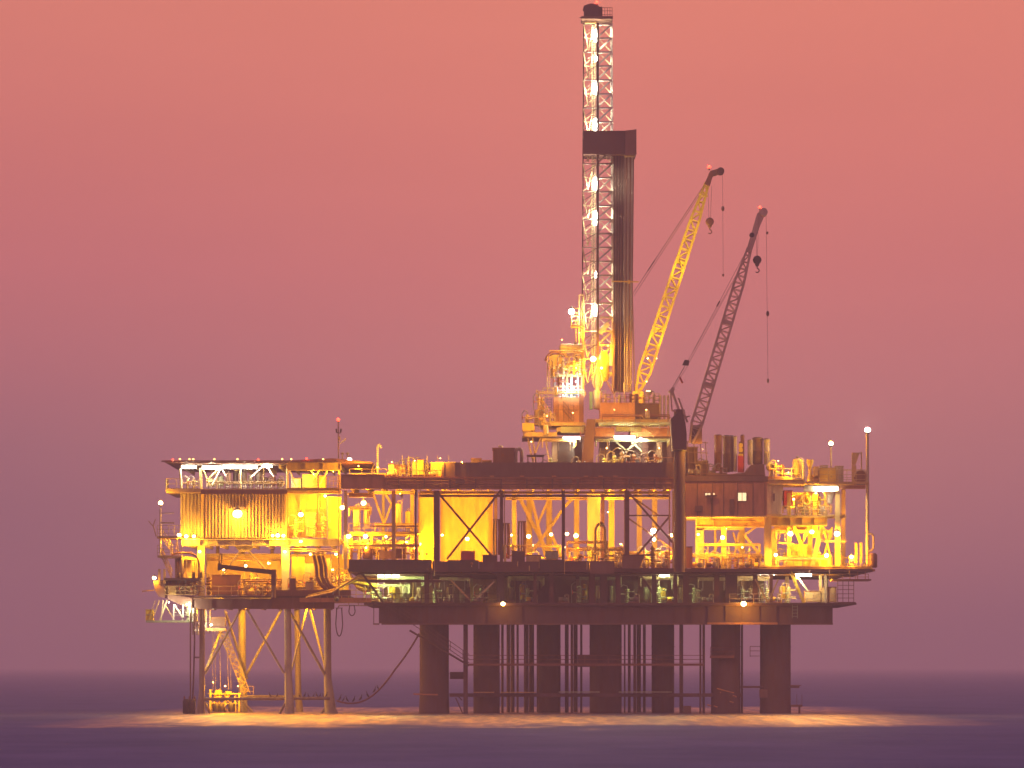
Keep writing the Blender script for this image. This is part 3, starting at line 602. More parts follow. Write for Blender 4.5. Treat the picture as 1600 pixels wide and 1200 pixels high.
# brown cabin
BC = thing('brown_cabin', 'brown steel cabin with two lit windows at the right of the top deck', 'cabin', (1132,808,0))
MB().box(X(1069),X(1196),-3,10,Z(807),Z(754)).done('wall','redbrown',BC)
m=MB()
for x in (1069,1089,1113,1130,1152,1176,1194.6): m.px(x,755,x+1.3,806.5,-3.08,-3.005)
m.done('wall_ribs','brown',BC); MB().box(X(1067.5),X(1197),-3.2,10.1,Z(754),Z(746)).done('roof','brown',BC); MB().box(X(1067.5),X(1197),-3.15,10.1,Z(809),Z(806.8)).done('base_beam','ochre',BC)
for a,b,c,d in ((1153,770,1166,782.5),(1102,770.5,1110,774)):
    w=MB().px(a,b,c,d,-3.03,-3.004).done('window','window_lit',BC)
    f=MB(); f.px(a-1,b-1,c+1,b-.1,-3.12,-3.0); f.px(a-1,d+.1,c+1,d+1,-3.12,-3.0); f.px(a-1,b,a-.1,d,-3.12,-3.0); f.px(c+.1,b,c+1,d,-3.12,-3.0); f.px((a+c)/2-.4,b,(a+c)/2+.4,d,-3.1,-3.035); f.done('frame','brown',w)
MB().px(1113,770.5,1116.5,774,-3.03,-3.004).done('window','window_lit',BC); MB().path([P(1111,778,-3.15),P(1112,790,-3.15),P(1112,812,-3.15)],.05).done('cable','dark',BC)
MB().box(X(1102),X(1118),-3.5,-3.22,Z(777.5),Z(775)).done('sun_shade','brown',BC)
# ---------------------------------------------------------------- derrick
DR = thing('drilling_derrick', 'tall slim lattice derrick shining white with a dark crown', 'derrick', (934,620,14))
cx, cy = 933.8, 14.0
def dcorn(py, k):       # four corners of the slim mast, corner-on to the viewer
    f = 1.0+(py-38)*.00022 ; w = 21.8*f; e = 21.5*f
    return [P(cx+.3,py,cy-1.7), P(cx+e,py,cy+.2), P(cx+1,py,cy+2.0), P(cx-w,py,cy-.1)][k]
for k, mt, w in ((0,'maroon',.26),(1,'white',.30),(2,'white',.2),(3,'maroon',.16)):  # backlit legs painted dark, lamp-lit legs painted white
    m = MB()
    for a, b in ((36,206),(206,330),(330,470),(470,612)): m.bar(dcorn(a,k), dcorn(b,k), w)
    m.done('corner_leg', mt, DR)
ys = [38]
while ys[-1] < 590: ys.append(ys[-1]+21.8)
for i, (a, b) in enumerate(zip(ys, ys[1:])):
    m = MB(); m.bar(dcorn(a,0), dcorn(a,1), .22); m.bar(dcorn(a,1), dcorn(b-2,0), .20); m.done('bracing', 'white', DR)
    if i%2 == 0:
        m = MB(); m.bar(dcorn(a,0), dcorn(a,3), .14); m.done('girt', 'white', DR)
        b2 = min(b+21.8, 600); m = MB(); m.bar(dcorn(a,3), dcorn(b2-3,3).lerp(dcorn(b2-3,0),.35), .14); m.bar(dcorn(b2-3,3).lerp(dcorn(b2-3,0),.35), dcorn(a,0).lerp(dcorn(a,3),.3), .09); m.done('bracing', 'cream', DR)
        m = MB(); m.bar(dcorn(a+14,3), dcorn(a,0), .07); m.bar(dcorn(a+34,3), dcorn(a+20,0), .07); m.done('cable_brace', 'maroon', DR)
    m = MB(); m.bar(dcorn(a,1), dcorn(a,2), .1); m.bar(dcorn(a,2), dcorn(b,1), .09); m.bar(dcorn(a,3), dcorn(a,2), .1); m.bar(dcorn(b,3), dcorn(a,2), .08); m.done('rear_bracing', 'cream', DR)
m = MB()   # ladder tube inside
m.bar(P(929.5,40,14.3), P(929.5,600,14.3), .09); m.bar(P(925,40,14.3), P(925,600,14.3), .09)
y = 42
while y < 600: m.bar(P(925,y,14.3), P(929.5,y,14.3), .07); y += 4
m.done('inner_ladder', 'cream', DR)
for x in (927,931.5,935): MB().rod((x,60),(x+.5,560),14.6,1).done('drill_line','grey',DR)
# crown
MB().box(X(912.5,14),X(940.5,14),12.2,15.8,Z(31,14),Z(14,14)).done('crown_block','maroon',DR)
MB().lathe(P(924,15,13.2)+Vector((0,0,-.3)),[(.9,0),(1.05,.25),(.9,.75),(.3,1.0)],n=18).done('crown_sheave','maroon',DR)
MB().box(X(908,14),X(957,14),12,16,Z(33,14),Z(29,14)).done('crown_platform','brown',DR)
m=MB()
for x in (941,945,949,953,956.5): m.seg((x,12),(x,30),12,.7)
for y in (12,17,23): m.seg((941,y),(956.5,y),12,.7)
m.done('crown_rail','rust',DR); MB().seg((906,27),(913,30),13,1.6).done('outrigger','brown',DR); MB().px(914,33,934,36,12.3,12.6).done('crown_light','ochre',DR)
MB().rod((933,14),(933,8),13.8,1).done('beacon_post','grey',DR)
# racking board and stands of pipe
RB = thing('racking_board', 'big dark box shaped racking board sticking out right of the derrick', 'racking board', (952,242,13))
MB().box(X(911.5,11.5),X(994,11.5),11.5,12.0,Z(241.5,12),Z(205,12)).done('front_wall','maroon',RB); MB().poly([(977,204),(994.5,202),(994.5,241),(977,242)],10.9,11.3).done('end_wall','brown',RB)
MB().box(X(912,12),X(994,12),12.05,17,Z(241,12),Z(238.5,12)).done('floor','maroon',RB); MB().box(X(911.5,12),X(994,12),16.5,17,Z(238,12),Z(206,12)).done('rear_wall','maroon',RB)
m=MB(); m.px(976,242,992,244.5,11.6,12.4); m.seg((957,242.5),(976,242.5),11.8,1); m.done('lower_rail','ochre',RB)
DP = thing('drill_pipe_stack', 'tight bundle of long dark drill pipes standing beside the derrick', 'drill pipes', (975,612,13))
rp = random.Random(4)
for i in range(22):
    x = 959+i*1.48; Y = 12.3+(i%3)*.45; mt = ['maroon','dark','brown'][i%3] if x < 975.5 else ['silver','brown','rust','silver'][i%4]
    MB().rod((x,243),(x-(i/22)*7+ (3 if x>975 else 0),613),Y,1.7).done('pipe',mt,DP)
for i in range(10): x = 960+i*3.2; MB().rod((x,243),(x-i*.6,613),14.2,3.4).done('pipe','maroon',DP)
for y in (440,): m=MB(); m.seg((956,439.5),(998,440.5),11.9,1.8); m.seg((983,438),(983,443),11.8,3); m.done('belly_clamp','yellow',DP)
MB().px(957,502,960,606,11.8,12).done('guide','brown',DP)
# stand-off lamp platform on the left
LP = thing('lamp_platform', 'small railed side platform on the left of the lower derrick', 'platform', (903,505,14))
m=MB(); m.seg((905,461),(905,545),13.5,1.8); m.seg((913,461),(905,461),13.5,1.4); m.seg((912,463),(912,560),13.6,2.4); m.seg((900,500),(900,560),13.8,1); m.done('post','ochre',LP)
rail(LP,(893,509),(913,505),13,mat='yellow',h=14,step=10); MB().px(892,508,914,511,13,14.5).done('floor','ochre',LP); rail(LP,(893,488),(913,492),13,mat='yellow',h=8,step=20,mid=1)
for x in (910.5,): ladder(LP,x,470,600,13,3.5,'ochre')
HP = thing('flood_reflector', 'tilted white reflector panel inside the lower derrick', 'reflector', (944,515,12))
MB().seg((937,521),(951,505),12.4,7,d=2).done('panel','white',HP)
for (a,b,c) in (((940,548),(944,562),(936,548)),((955,544),(948,572),(960,572))):
    t = thing('guide_funnel','white hanging funnel inside the foot of the derrick','funnel',(a[0],b[1],12),'hanging funnels',True); q=P(a[0],a[1],12.2); hh=(b[1]-a[1])*S
    MB().lathe(q+Vector((0,0,-hh)),[(.38,0),(.36,.1),(.08,hh)],n=12).done('cone','white',t); MB().rod((a[0],a[1]-18),(a[0],a[1]),12.2,1).done('sling','ochre',t)
TDv = thing('top_drive', 'yellow lit hanging top drive with looped hoses at the foot of the derrick', 'top drive', (933,640,12))
MB().lathe(P(934,640,12),[(.2,0),(.5,.1),(.55,2.2),(.3,2.4),(.45,3),(.4,4.4),(.15,5.2)],n=12).done('body','cream',TDv); MB().lathe(P(944,596,12.3),[(.3,0),(.55,.3),(.7,2.4),(.4,3.6)],n=12).done('motor','yellow',TDv)
for s_ in (-1,1): MB().path([P(934+s_*1,572,11.6),P(934+s_*6,585,11.6),P(934+s_*7.5,598,11.6),P(934+s_*5,606,11.6)],.1).done('hose','cream',TDv)
MB().seg((945,590),(962,622),11.5,1.8).done('strut','rust',TDv); MB().rod((975,598),(976,622),11,2.2).done('hose','cream',TDv)
m=MB(); m.px(921,612,926,640,11.8,12.4); m.done('blue_panel','blue',TDv); MB().px(934,612,936.5,640,11.6,12).done('pipe','red',TDv)
MB().bar(dcorn(612,3), P(905,545,14), .12).done('stay','rust',DR)
for a in ((913,620),(957,620)): MB().seg((a[0],560),(a[0]+(-3 if a[0]<930 else 4),640),13,3).done('foot_leg','ochre',DR)
# ---------------------------------------------------------------- drill floor substructure
DF = thing('drill_floor', 'stack of ochre drill floor modules round the foot of the derrick', 'drill floor', (940,690,10))
for a,b,c,d,Y,dp,mt,nm in ((865,621,905,660,8,8,'orange','module_wall'),(938,629,992,655,7,8,'orange','module_wall'),(840,621,851,660,9,4,'orange','module_wall'),(835,640,845,664,8.4,3,'ochre','module_wall'),(992,615,998,655,8,6,'brown','module_wall'),(998,630,1031,655,8.4,7,'brown','module_wall'),
    (905,618,912,664,8,3,'rust','corner_column'),(820,675,870,682,7,8,'ochre','floor_beam'),(870,668,916,674,7.4,8,'ochre','floor_beam'),(930,655,1046,660,7,9,'ochre','floor_beam'),(845,660,915,665,7.2,9,'ochre','floor_beam'),(930,668,960,682,7.5,8,'orange','floor_beam'),(985,668,1050,682,7.5,8,'orange','floor_beam'),(876,666.5,912,676,7,1,'greenish','lit_beam'),(962,666.5,1002,674,7,1,'greenish','lit_beam')):
    MB().px(a,b,c,d,Y,Y+dp).done(nm,mt,DF)
MB().box(X(816,8),X(1062,8),7.6,17,Z(684,8),Z(681.5,8)).done('floor','brown',DF)
MB().px(816,661,835,673,7,9.5).done('signal_box','yellow',DF)
m=MB()
for x in (818,823,828,833): m.px(x,673,x+1.6,681,7.1,7.3)
m.done('box_legs','ochre',DF)
for a,b,c,Y,mt in ((848,606,621,8.4,'yellow'),(940,616,629,7.2,'rust'),): rail(DF,(a,c),(a+16 if a<900 else 992,c),Y,mat=mt,h=(c-b),step=8 if a<900 else 14)
rail(DF,(998,630),(1031,630),8.4,mat='ochre',h=15,step=11); rail(DF,(818,682),(870,682),7.4,mat='ochre',h=12); rail(DF,(930,668),(1050,668),7.0,mat='ochre',h=12,step=20); rail(DF,(846,660),(866,660),7.1,mat='ochre',h=14,step=8)
ladder(DF,858,622,664,8,7,'maroon'); stair(DF,(880,640),(896,659),7.4,.9,'brown')
m=MB()
for x in (1032,1038,1044): m.rod((x,618),(x,664),8,4,n=10)
m.done('mud_pipes','tan',DF)
for x,w,mt in ((884,27,'dark'),(998,12,'dark'),(867,8,'tan'),(1008,9,'maroon'),(1030,8,'tan'),(1046,8,'maroon'),(950,5,'maroon'),(912,5,'rust')): col(DF,x,684,745,9,w,mt)
MB().poly([(917,655),(930,655),(926,744),(906,744)],6.4,7.2).done('v_door_ramp','brown',DF)
for a,b in (((824,682),(838,745)),((832,682),(840,745)),((845,684),(832,720)),((852,684),(862,744))): MB().seg(a,b,8.6,2.6).done('brace','ochre',DF)
for a,b in (((962,690),(980,705)),((985,688),(1003,706)),((978,705),(995,690))): MB().seg(a,b,8.2,2.4).done('brace','greenish',DF)
for i,(x,h,s) in enumerate(((960,34,1),(972,40,1.2),(990,36,1),(944,30,1),(1012,32,1),(1024,36,1),(860,30,1),(904,26,.9))): tree(x,745,5+i%3,h,['greenish','tan','rust'][i%3],'stacked valve tree below the rig floor',s)
for x,w in ((950,20),(1000,22),(1036,16),(872,18)): pump(x,745,3.5,w,['rust','greenish'][x%2==0])
pipes(930,1046,686,6.6,3,1.8,'greenish',drop=10); pipes(846,900,686,6.6,3,1.8,'ochre',drop=12); pipes(935,1050,660.5,6.3,3,1.9,'greenish',drop=3); 
# boiler-like tanks and gear left of the derrick
hvessel(873,913,544,9.5,14,'cream','cream horizontal drum on top of the left derrick gear',auto=False)
WN = thing('winch_drum', 'ochre hoist winch with curved guard on the left derrick gear', 'winch', (872,590,9))
MB().lathe(P(868,566,9)+Vector((0,-.9,0)),[(.85,0),(.85,.1),(.5,.12),(.5,1.5),(.85,1.52),(.85,1.62)],axis='y',n=20).done('drum','ochre',WN)
m=MB(); m.path([P(868,566,8.2)+Vector((math.cos(a)*1.2,0,math.sin(a)*1.2)) for a in [.6+i*.22 for i in range(12)]],.16,6); m.done('guard','rust',WN)
MB().lathe(P(893,571,9)+Vector((0,-.9,0)),[(.55,0),(.55,.12),(.35,.15),(.35,1.2),(.55,1.25)],axis='y',n=18).done('brake_disc','ochre',WN)
m=MB()
for a,b in (((862,580),(872,556)),((884,580),(872,556)),((862,588),(905,588)),((884,584),(900,556)),((908,588),(900,556)),((900,552),(905,588))): m.seg(a,b,9,2.2)
m.done('frame','ochre',WN)
SB = thing('winch_platform', 'open steel tower with bluish white lit posts under the hoist winch', 'tower', (885,620,9))
for x,mt in ((867,'steel'),(880,'white'),(886,'ochre'),(893,'white'),(903,'white'),(909,'ochre')): col(SB,x,587,621,9,2.8,mt)
for a,b,mt in (((866,604),(910,604),'ochre'),((866,596),(886,596),'rust'),((884,606),(905,618),'blue'),((880,620),(898,606),'blue')): MB().seg(a,b,8.9,2).done('brace',mt,SB)
MB().px(862,584,912,588,8.4,12).done('top_frame','ochre',SB); MB().px(880,612,900,620.6,9.4,10.6).done('control_desk','blue',SB); rail(SB,(866,621),(912,621),8.3,mat='white',h=12,step=9)
# ---------------------------------------------------------------- cranes
def boom(T, a, b, Y, w0, w1, n, mat, ch=.22, lc=.12, dep=1.6):
    p = P(*a,Y); q = P(*b,Y); d = (q-p).normalized(); u = d.cross(Vector((0,1,0))).normalized(); up = Vector((0,1,0))
    B = thing_part('boom', T)
    def c(t, i, j):
        f = 1 if .1 < t < .82 else (t/.1*.75+.25 if t <= .1 else 1-(t-.82)/.18*.6)
        w = (w0+(w1-w0)*t)*S*f; return p.lerp(q,t)+u*i*w/2+up*j*dep*f/2
    for i in (-1,1):
        for j in (-1,1):
            m = MB()
            for t0, t1 in ((0,.1),(.1,.82),(.82,1)): m.bar(c(t0,i,j), c(t1,i,j), ch)
            m.done('chord', mat, B)
    m = MB()
    for k in range(n):
        t0, t1 = k/n, (k+1)/n; s_ = 1 if k%2 else -1
        for j in (-1,1): m.bar(c(t0,-s_,j), c(t1,s_,j), lc); m.bar(c(t1,-1,j), c(t1,1,j), lc)
        for i in (-1,1): m.bar(c(t0,i,-s_), c(t1,i,s_), lc)
    m.done('lacing', mat, B)
    for t in (.30,.62): m = MB(); m.bar(c(t,-1.1,-1), c(t,1.1,-1), .35, .12); m.bar(c(t,-1.1,1), c(t,1.1,1), .35, .12); m.done('splice_frame', mat, B)
    return p, q, u, d
def thing_part(name, T):
    o = bpy.data.objects.new(name, None); COL.objects.link(o); o.parent = T; return o
def hook(T_at, label, px, y0, y1, Y, mat, w=6, lines=2):
    t = thing('hook_block', label, 'crane hook', (px,y1,Y)); c = P(px,y1,Y)
    for k in range(lines): dx = (k-.5*(lines-1))*w*.8; MB().rod((px+dx*1.1,y0),(px+dx*.4,y1-8),Y,.55,n=5).done('hoist_line','maroon',t)
    MB().lathe(c+Vector((0,-.25,.35)),[(.35,0),(.5,.06),(.5,.44),(.35,.5)],axis='y',n=16).done('sheave_block',mat,t); MB().ball(c+Vector((0,0,-.1)),.26,1.3).done('swivel',mat,t)
    MB().path([c+Vector((0,0,-.2))]+[c+Vector((math.sin(a)*.24,0,-.62-math.cos(a+.3)*.0-.24*(1-math.cos(a)))) for a in [i*.5 for i in range(9)]],.07,6).done('hook',mat,t); return t
YC = thing('lattice_crane', 'tall bright yellow lattice crane boom leaning right behind the drill pipes', 'crane', (996,620,18), 'platform cranes')
p,q,u,d = boom(YC,(996,614),(1105,286),20,20,13,22,'yellow',.30,.12)
MB().poly([(1101,287),(1109,291),(1115,271),(1111,266),(1108,270)],17.6,18.4).done('boom_head','rust',YC); MB().poly([(1110,267),(1127,262),(1130,266),(1127,271),(1113,276)],17.7,18.3).done('jib','brown',YC)
MB().lathe(P(1126,267,17.4),[(.42,0),(.46,.1),(.46,1),(.42,1.1)],axis='y',n=16).done('jib_sheave','maroon',YC)
MB().seg((1092,302),(1106,307),17.2,2.6).done('boom_lug','yellow',YC)
m=MB(); m.rod((1101,288),(988,460),18,.9); m.rod((1103,289),(990,463),18.6,.7); m.rod((1023,406.8),(1012,423.5),18,1.8); m.done('pendant_line','maroon',YC)
MB().rod((988,460),(992,620),18.5,2).done('gantry_post','brown',YC); MB().box(X(988,18),X(1006,18),17,20,Z(632,18),Z(612,18)).done('boom_foot','ochre',YC); MB().rod((997,632),(997,680),18,14,n=20).done('pedestal','brown',YC)
hook(0,'rusty hook block hanging close under the yellow crane head',1109,290,351,17.6,'rust',7)
t = thing('whip_line','long thin line with a small ball hanging from the yellow crane jib','crane line',(1130,432,17.6)); MB().rod((1129,266),(1130,432),17.6,.5,n=5).done('line','maroon',t); MB().ball(P(1129.5,326,17.6),.2,1.6).done('headache_ball','brown',t); MB().ball(P(1130,430,17.6),.13,1.4).done('end_hook','brown',t)
DC = thing('lattice_crane', 'dark lattice crane on a thick column at the front right with its boom raised', 'crane', (1061,893,-4), 'platform cranes')
p,q,u,d = boom(DC,(1080,692),(1171,388),-6,17,14,28,'boom_dark',.25,.08,1.3)
MB().poly([(1166,392),(1174,395),(1188,352),(1196,334),(1190,326),(1183,334)],-6.5,-5.5).done('boom_head','boom_dark',DC); MB().lathe(P(1193,331,-6.7),[(.42,0),(.5,.1),(.5,1.3),(.42,1.4)],axis='y',n=16).done('head_sheave','boom_dark',DC)
MB().lathe(P(1175,367,-6.55),[(.2,0),(.3,.05),(.3,.5)],axis='y',n=12).done('guide_sheave','dark',DC)
MB().rod((1061.5,640),(1061.5,894),-5,17,n=28).done('pedestal','maroon',DC); MB().tube(P(1061.5,700,-5),P(1061.5,706,-5),.85,n=28).done('slew_ring','dark',DC)
MB().poly([(1048,655),(1058,644),(1066,648),(1071,660),(1073,678),(1073,702),(1051,702)],-6.8,-3.2).done('machine_house','maroon',DC); MB().px(1080,664,1098,668,-6.6,-3.4).done('cab_roof','tan',DC); MB().px(1081,668,1097,692,-6.2,-3.6).done('cab','brown',DC)
for a,b,w in (((1049,608),(1063,648),4),((1048,612),(1050,642),2.4),((1050,642),(1064,642),2.4),((1060,622),(1074,660),3),((1066,652),(1078,650),1.4),((1078,650),(1066,655),1.4)): MB().seg(a,b,-5.4,w).done('gantry_strut','boom_dark',DC)
MB().poly([(1044,612),(1051,604),(1055,608),(1050,616)],-5.9,-4.7).done('gantry_head','boom_dark',DC)
m=MB(); m.rod((1050,606),(1070,572),-5.2,.7); m.rod((1052,608),(1074,572),-5.6,.6); m.rod((1073,568),(1166,392),-5.2,.6); m.rod((1076,568),(1170,396),-5.7,.6); m.rod((1120,479),(1124.5,470.5),-5.2,2.2); m.rod((1048,612),(1150,430),-5,.45); m.done('pendant_line','maroon',DC)
MB().poly([(1066,570),(1070,562),(1077,563),(1076,571)],-5.8,-5).done('bridle_block','dark',DC); MB().poly([(1061,590),(1063,588),(1068,598),(1065,599)],-5.6,-5.4).done('red_flag','red',DC)
hook(0,'dark hook block hanging below the dark crane head',1183,352,411,-6.4,'dark',4)
t = thing('whip_line','very long thin line hanging right of the dark crane','crane line',(1200,598,-6)); MB().rod((1197,334),(1200,598),-6,.5,n=5).done('line','maroon',t); MB().ball(P(1199,364,-6),.12,1.5).done('clamp','brown',t); MB().ball(P(1199.5,490,-6),.18,1.8).done('headache_ball','maroon',t); MB().ball(P(1200,595,-6),.14,2).done('end_hook','brown',t)

for i,(x,y,h,mt) in enumerate(((864,588,20,'ochre'),(880,586,26,'cream'),(897,586,24,'ochre'),(907,588,30,'cream'),(873,604,14,'rust'),(860,668,26,'ochre'),(850,668,22,'ochre'),(824,661,14,'yellow'),(842,640,20,'ochre'),(946,629,14,'ochre'),(968,629,12,'cream'),(985,629,14,'rust'),(1006,630,14,'ochre'),(1022,630,14,'tan'),(915,690,20,'rust'),(940,682,14,'ochre'),(1052,682,24,'ochre'))): tree(x,y,7+i%2,h,mt,'tangled valve manifold',.7)
pipes(858,912,548,8.2,4,3,'ochre',drop=12); pipes(862,910,572,8,3,3,'yellow',drop=8); pipes(820,868,650,7.4,2,3,'ochre',drop=12); pipes(840,915,612,7.2,2,2.5,'ochre',drop=6); pipes(940,1046,648,6.8,2,2.4,'rust',drop=8)
for a,b in (((860,552),(882,590)),((884,552),(862,590)),((884,552),(906,590)),((908,552),(886,590))): MB().seg(a,b,10.5,1.8).done('cross_brace','ochre',WN)
for x in (860,872,884,896,908): MB().px(x,548,x+2,590,10.8,11.1).done('post','ochre',WN)
ladder(WN,857,556,612,8,4,'yellow'); stair(DF,(838,622),(856,650),7.2,.9,'yellow'); stair(DF,(1000,660),(1022,684),6.9,.9,'ochre')
for x,y,w,h,mt in ((869,621,6,16,'cream'),(1012,655,7,14,'tan'),(853,682,8,18,'ochre')): vessel(x,y,6.6,w,h,mt,pipe=False)
m=MB()
for x in (872,880,888,896): m.px(x,632,x+.8,658,7.88,7.97)
m.px(866,640,904,640.8,7.88,7.97); m.done('panel_ribs','rust',DF)

MB().px(936,684,1056,745,17,17.2).done('rear_bulkhead','maroon',DF); MB().px(862,690,912,745,16.6,16.8).done('rear_bulkhead','maroon',DF)  # dark sheets added to darken the space below the drill floor
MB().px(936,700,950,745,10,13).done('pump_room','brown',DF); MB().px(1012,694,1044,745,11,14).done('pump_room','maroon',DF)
m=MB(); m.rod((604,751),(1050,752),-3.4,1.1); m.rod((604,756.5),(1050,757.5),-3.45,1.6); m.rod((640,760.5),(1050,760.8),-3.4,.9); m.done('edge_pipes','rust',TD)
for i in range(11): x=622+i*40; MB().px(x,748,x+2.2,763,-3.7,-3.25).done('pipe_bracket','brown',TD)
for i,(x,w_) in enumerate(((712,14),(834,9),(878,16),(990,10))): MB().px(x,749,x+w_,756,-3.9,-3.5).done('cable_box','brown',TD)
m=MB(); [m.seg((x,690),(x+4,745),-2.2,1.3) for x in (1074,1084,1094,1102)]; [m.seg((1072,y),(1106,y+2),-2.2,1.2) for y in (690,706,722)]; m.done('lattice_base','brown',DC)
MB().px(1140,780,1147,806,-3.1,-3.02).done('door','brown',BC); rail(BC,(1070,746),(1104,746),-3,mat='rust',h=12,step=9)
MB().px(1086,790,1098,799,-3.6,-3.1).done('air_unit','brown',BC)
# ---------------------------------------------------------------- right end of the platform
def stack(px,y0,y1,w,Y,mat,label):
    t = thing('exhaust_stack',label,'exhaust stack',(px,y1,Y),'tall exhaust stacks'); r=w*S/2; h=(y1-y0)*S
    MB().lathe(P(px,y1,Y),[(r*.8,0),(r,.15),(r,h*.5),(r*1.04,h*.51),(r*1.04,h*.53),(r,h*.54),(r,h-.25),(r*1.08,h-.2),(r*1.08,h)],n=18).done('shell',mat,t)
    MB().lathe(P(px,y0,Y)+Vector((0,0,.004)),[(r*.8,0),(r*.8,.06)],n=16).done('mouth','dark',t); return t
for a in ((1122,680,736,12,2,'rust','leftmost broad rusty stack right of the dark crane cab'),(1135,681,738,12,3,'brown','broad brown stack second from the left'),(1149,682,737,5,1,'silver','thin shiny pipe stack between the brown stacks'),(1143,681,737,7,4,'brown','narrow brown stack behind the shiny pipe'),(1160,680,738,6,2.5,'rust','narrow rust stack above the red panel'),(1172,688,726,8,2,'silver','short pale silver stack in the middle of the row'),(1184,684,726,16,3,'brown','wide dark stack with shiny right edge'),(1198,686,726,10,2.4,'silver','rightmost shiny stack with curved side')): stack(*a)
t=thing('control_panel','small red control panel with two dials between the exhaust stacks','control panel',(1157,738,1)); MB().px(1153,712,1162,738,.6,1.2).done('body','red',t); MB().px(1154,709,1161,712,.5,1.2).done('top','yellow',t)
for y in (696,703): MB().lathe(P(1157.5,y,.9),[(.28,0),(.28,.2),(.2,.25)],axis='y',n=14).done('dial','yellow',t)
MB().px(1155,690,1160,709,1.2,1.4).done('back_plate','maroon',t)
t=thing('stack_housing','dark brown housing below the wide exhaust stacks','housing',(1178,747,0)); MB().poly([(1105,738),(1140,741),(1165,738),(1174,726),(1194,725),(1196,746),(1105,746)],-2.6,5).done('body','brown',t); MB().px(1106,742,1194,744,-2.75,-2.62).done('trim','maroon',t); MB().px(1178,732,1181,738,-2.8,-2.65).done('hatch','rust',t)
for i,(a,b,c,d) in enumerate(((1071,700,1090,745),(1091,722,1106,745))):
    t=thing('machinery_box',['dark machinery box behind the crane house','dark machinery box beside the crane house'][i],'machinery',((a+c)/2,d,0)); MB().px(a,b,c,d,-1.5,3).done('body','maroon',t); MB().px(a-1,b-2,c+1,b-.1,-1.7,3.2).done('lid','brown',t)
pump(1084,745,-2.4,20,'silver','pale pump set',h=14)
for i,(x,h) in enumerate(((1092,32),(1099,38),(1106,34),(1127,26),(1212,34),(1115,24))): tree(x,745,-1+i%2,h*.6,['rust','ochre','tan'][i%3],'small valve tree among the deck machinery',.8)
t=thing('round_fan','pale round vent fan at the right end of the exhaust stacks','fan',(1204,745,0)); MB().lathe(P(1205,729,-.4),[(.2,0),(.55,.05),(.6,.5)],axis='y',n=18).done('housing','silver',t); MB().lathe(P(1205,729,-.5),[(.3,0),(.3,.08)],axis='y',n=14).done('hub','dark',t); MB().px(1202,735,1208,746,-.3,.3).done('stand','silver',t)
# upper right walkway
UW = thing('upper_walkway', 'white lit upper walkway running out to the tall light mast', 'walkway', (1280,760,0))
MB().box(X(1197),X(1355),-2.6,8,Z(757),Z(754)).done('floor','ochre',UW)
girder(UW,1197,748,1256,757,-2.9,'ochre',.4,st=12); girder(UW,1256.3,757.3,1310,768,-2.9,'cream',.5,st=14); girder(UW,1310.3,758,1352,764,-2.9,'orange',.4,st=14)
rail(UW,(1208,748),(1266,748),-2.8,mat='cream',h=16,step=14); rail(UW,(1266,757),(1352,757),-2.8,mat='ochre',h=23,step=14,mid=3); rail(UW,(1208,757),(1352,757),8,mat='ochre',h=22,step=20)
vessel(1246,752,0,15,36,'ochre',label='fat ochre tank',auto=True,pipe=False); vessel(1222,750,2,8,24,'orange',label='small orange domed vessel',pipe=False)
t=thing('vent_pipe','white bent vent pipe on the right walkway','vent pipe',(1255,752,-1)); MB().path([P(1246,719,-1),P(1250,717,-1),P(1254,718,-1),P(1255.5,724,-1),P(1255.5,752,-1)],.17,8).done('pipe','white',t); MB().px(1252.5,750,1258.5,752,-1.4,-.6).done('base','grey',t)
t=thing('vent_pipe','yellow flared exhaust pipe right of the white bent pipe','vent pipe',(1266,757,0)); MB().lathe(P(1265.5,757,-1),[(.5,0),(.28,.9),(.2,1.2),(.2,2.0),(.4,2.6),(.42,2.9)],n=14).done('pipe','yellow',t)
for i,(a,b,c,d,mt) in enumerate(((1272,730,1279,745,'ochre'),(1280,732,1306,757,'yellow'),(1283,728,1294,732,'white'),(1306,729,1318,756,'cream'),(1268,742,1282,757,'orange'))):
    ybox(a,b,c,d,-1.5+i*.4,2.5,'deck_locker',['narrow ochre locker','large bright yellow locker','low white locker','tall cream locker','small orange locker'][i]+' on the right walkway','locker',mt,'ochre',group='walkway lockers')
FLG = thing('davit_frame','ochre davit with a square panel near the light mast','davit',(1340,757,0)); MB().poly([(1331,708),(1343,708),(1341,714),(1337,726),(1331,727)],-1.2,-.9).done('panel','ochre',FLG); MB().px(1331,727,1338,757,-1.1,-.8).done('post','ochre',FLG); MB().rod((1346,706),(1346,757),-1,2.2).done('post','ochre',FLG); MB().seg((1331,708),(1346,708),-1,1.6).done('arm','ochre',FLG)
t=thing('hose_reel','big round hose reel at the far right of the upper walkway','hose reel',(1345,757,-1)); MB().lathe(P(1345,745,-1.6),[(.8,0),(.8,.08),(.55,.1),(.55,1.0),(.8,1.02),(.8,1.1)],axis='y',n=20).done('drum','rust',t)
m=MB(); m.path([P(1345,745,-1.8)+Vector((math.cos(a)*.78,0,math.sin(a)*.78)) for a in [math.pi*i/10 for i in range(11)]],.08); m.done('hoop','cream',t); MB().px(1337,755,1353,757,-1.7,-.4).done('base','grey',t)
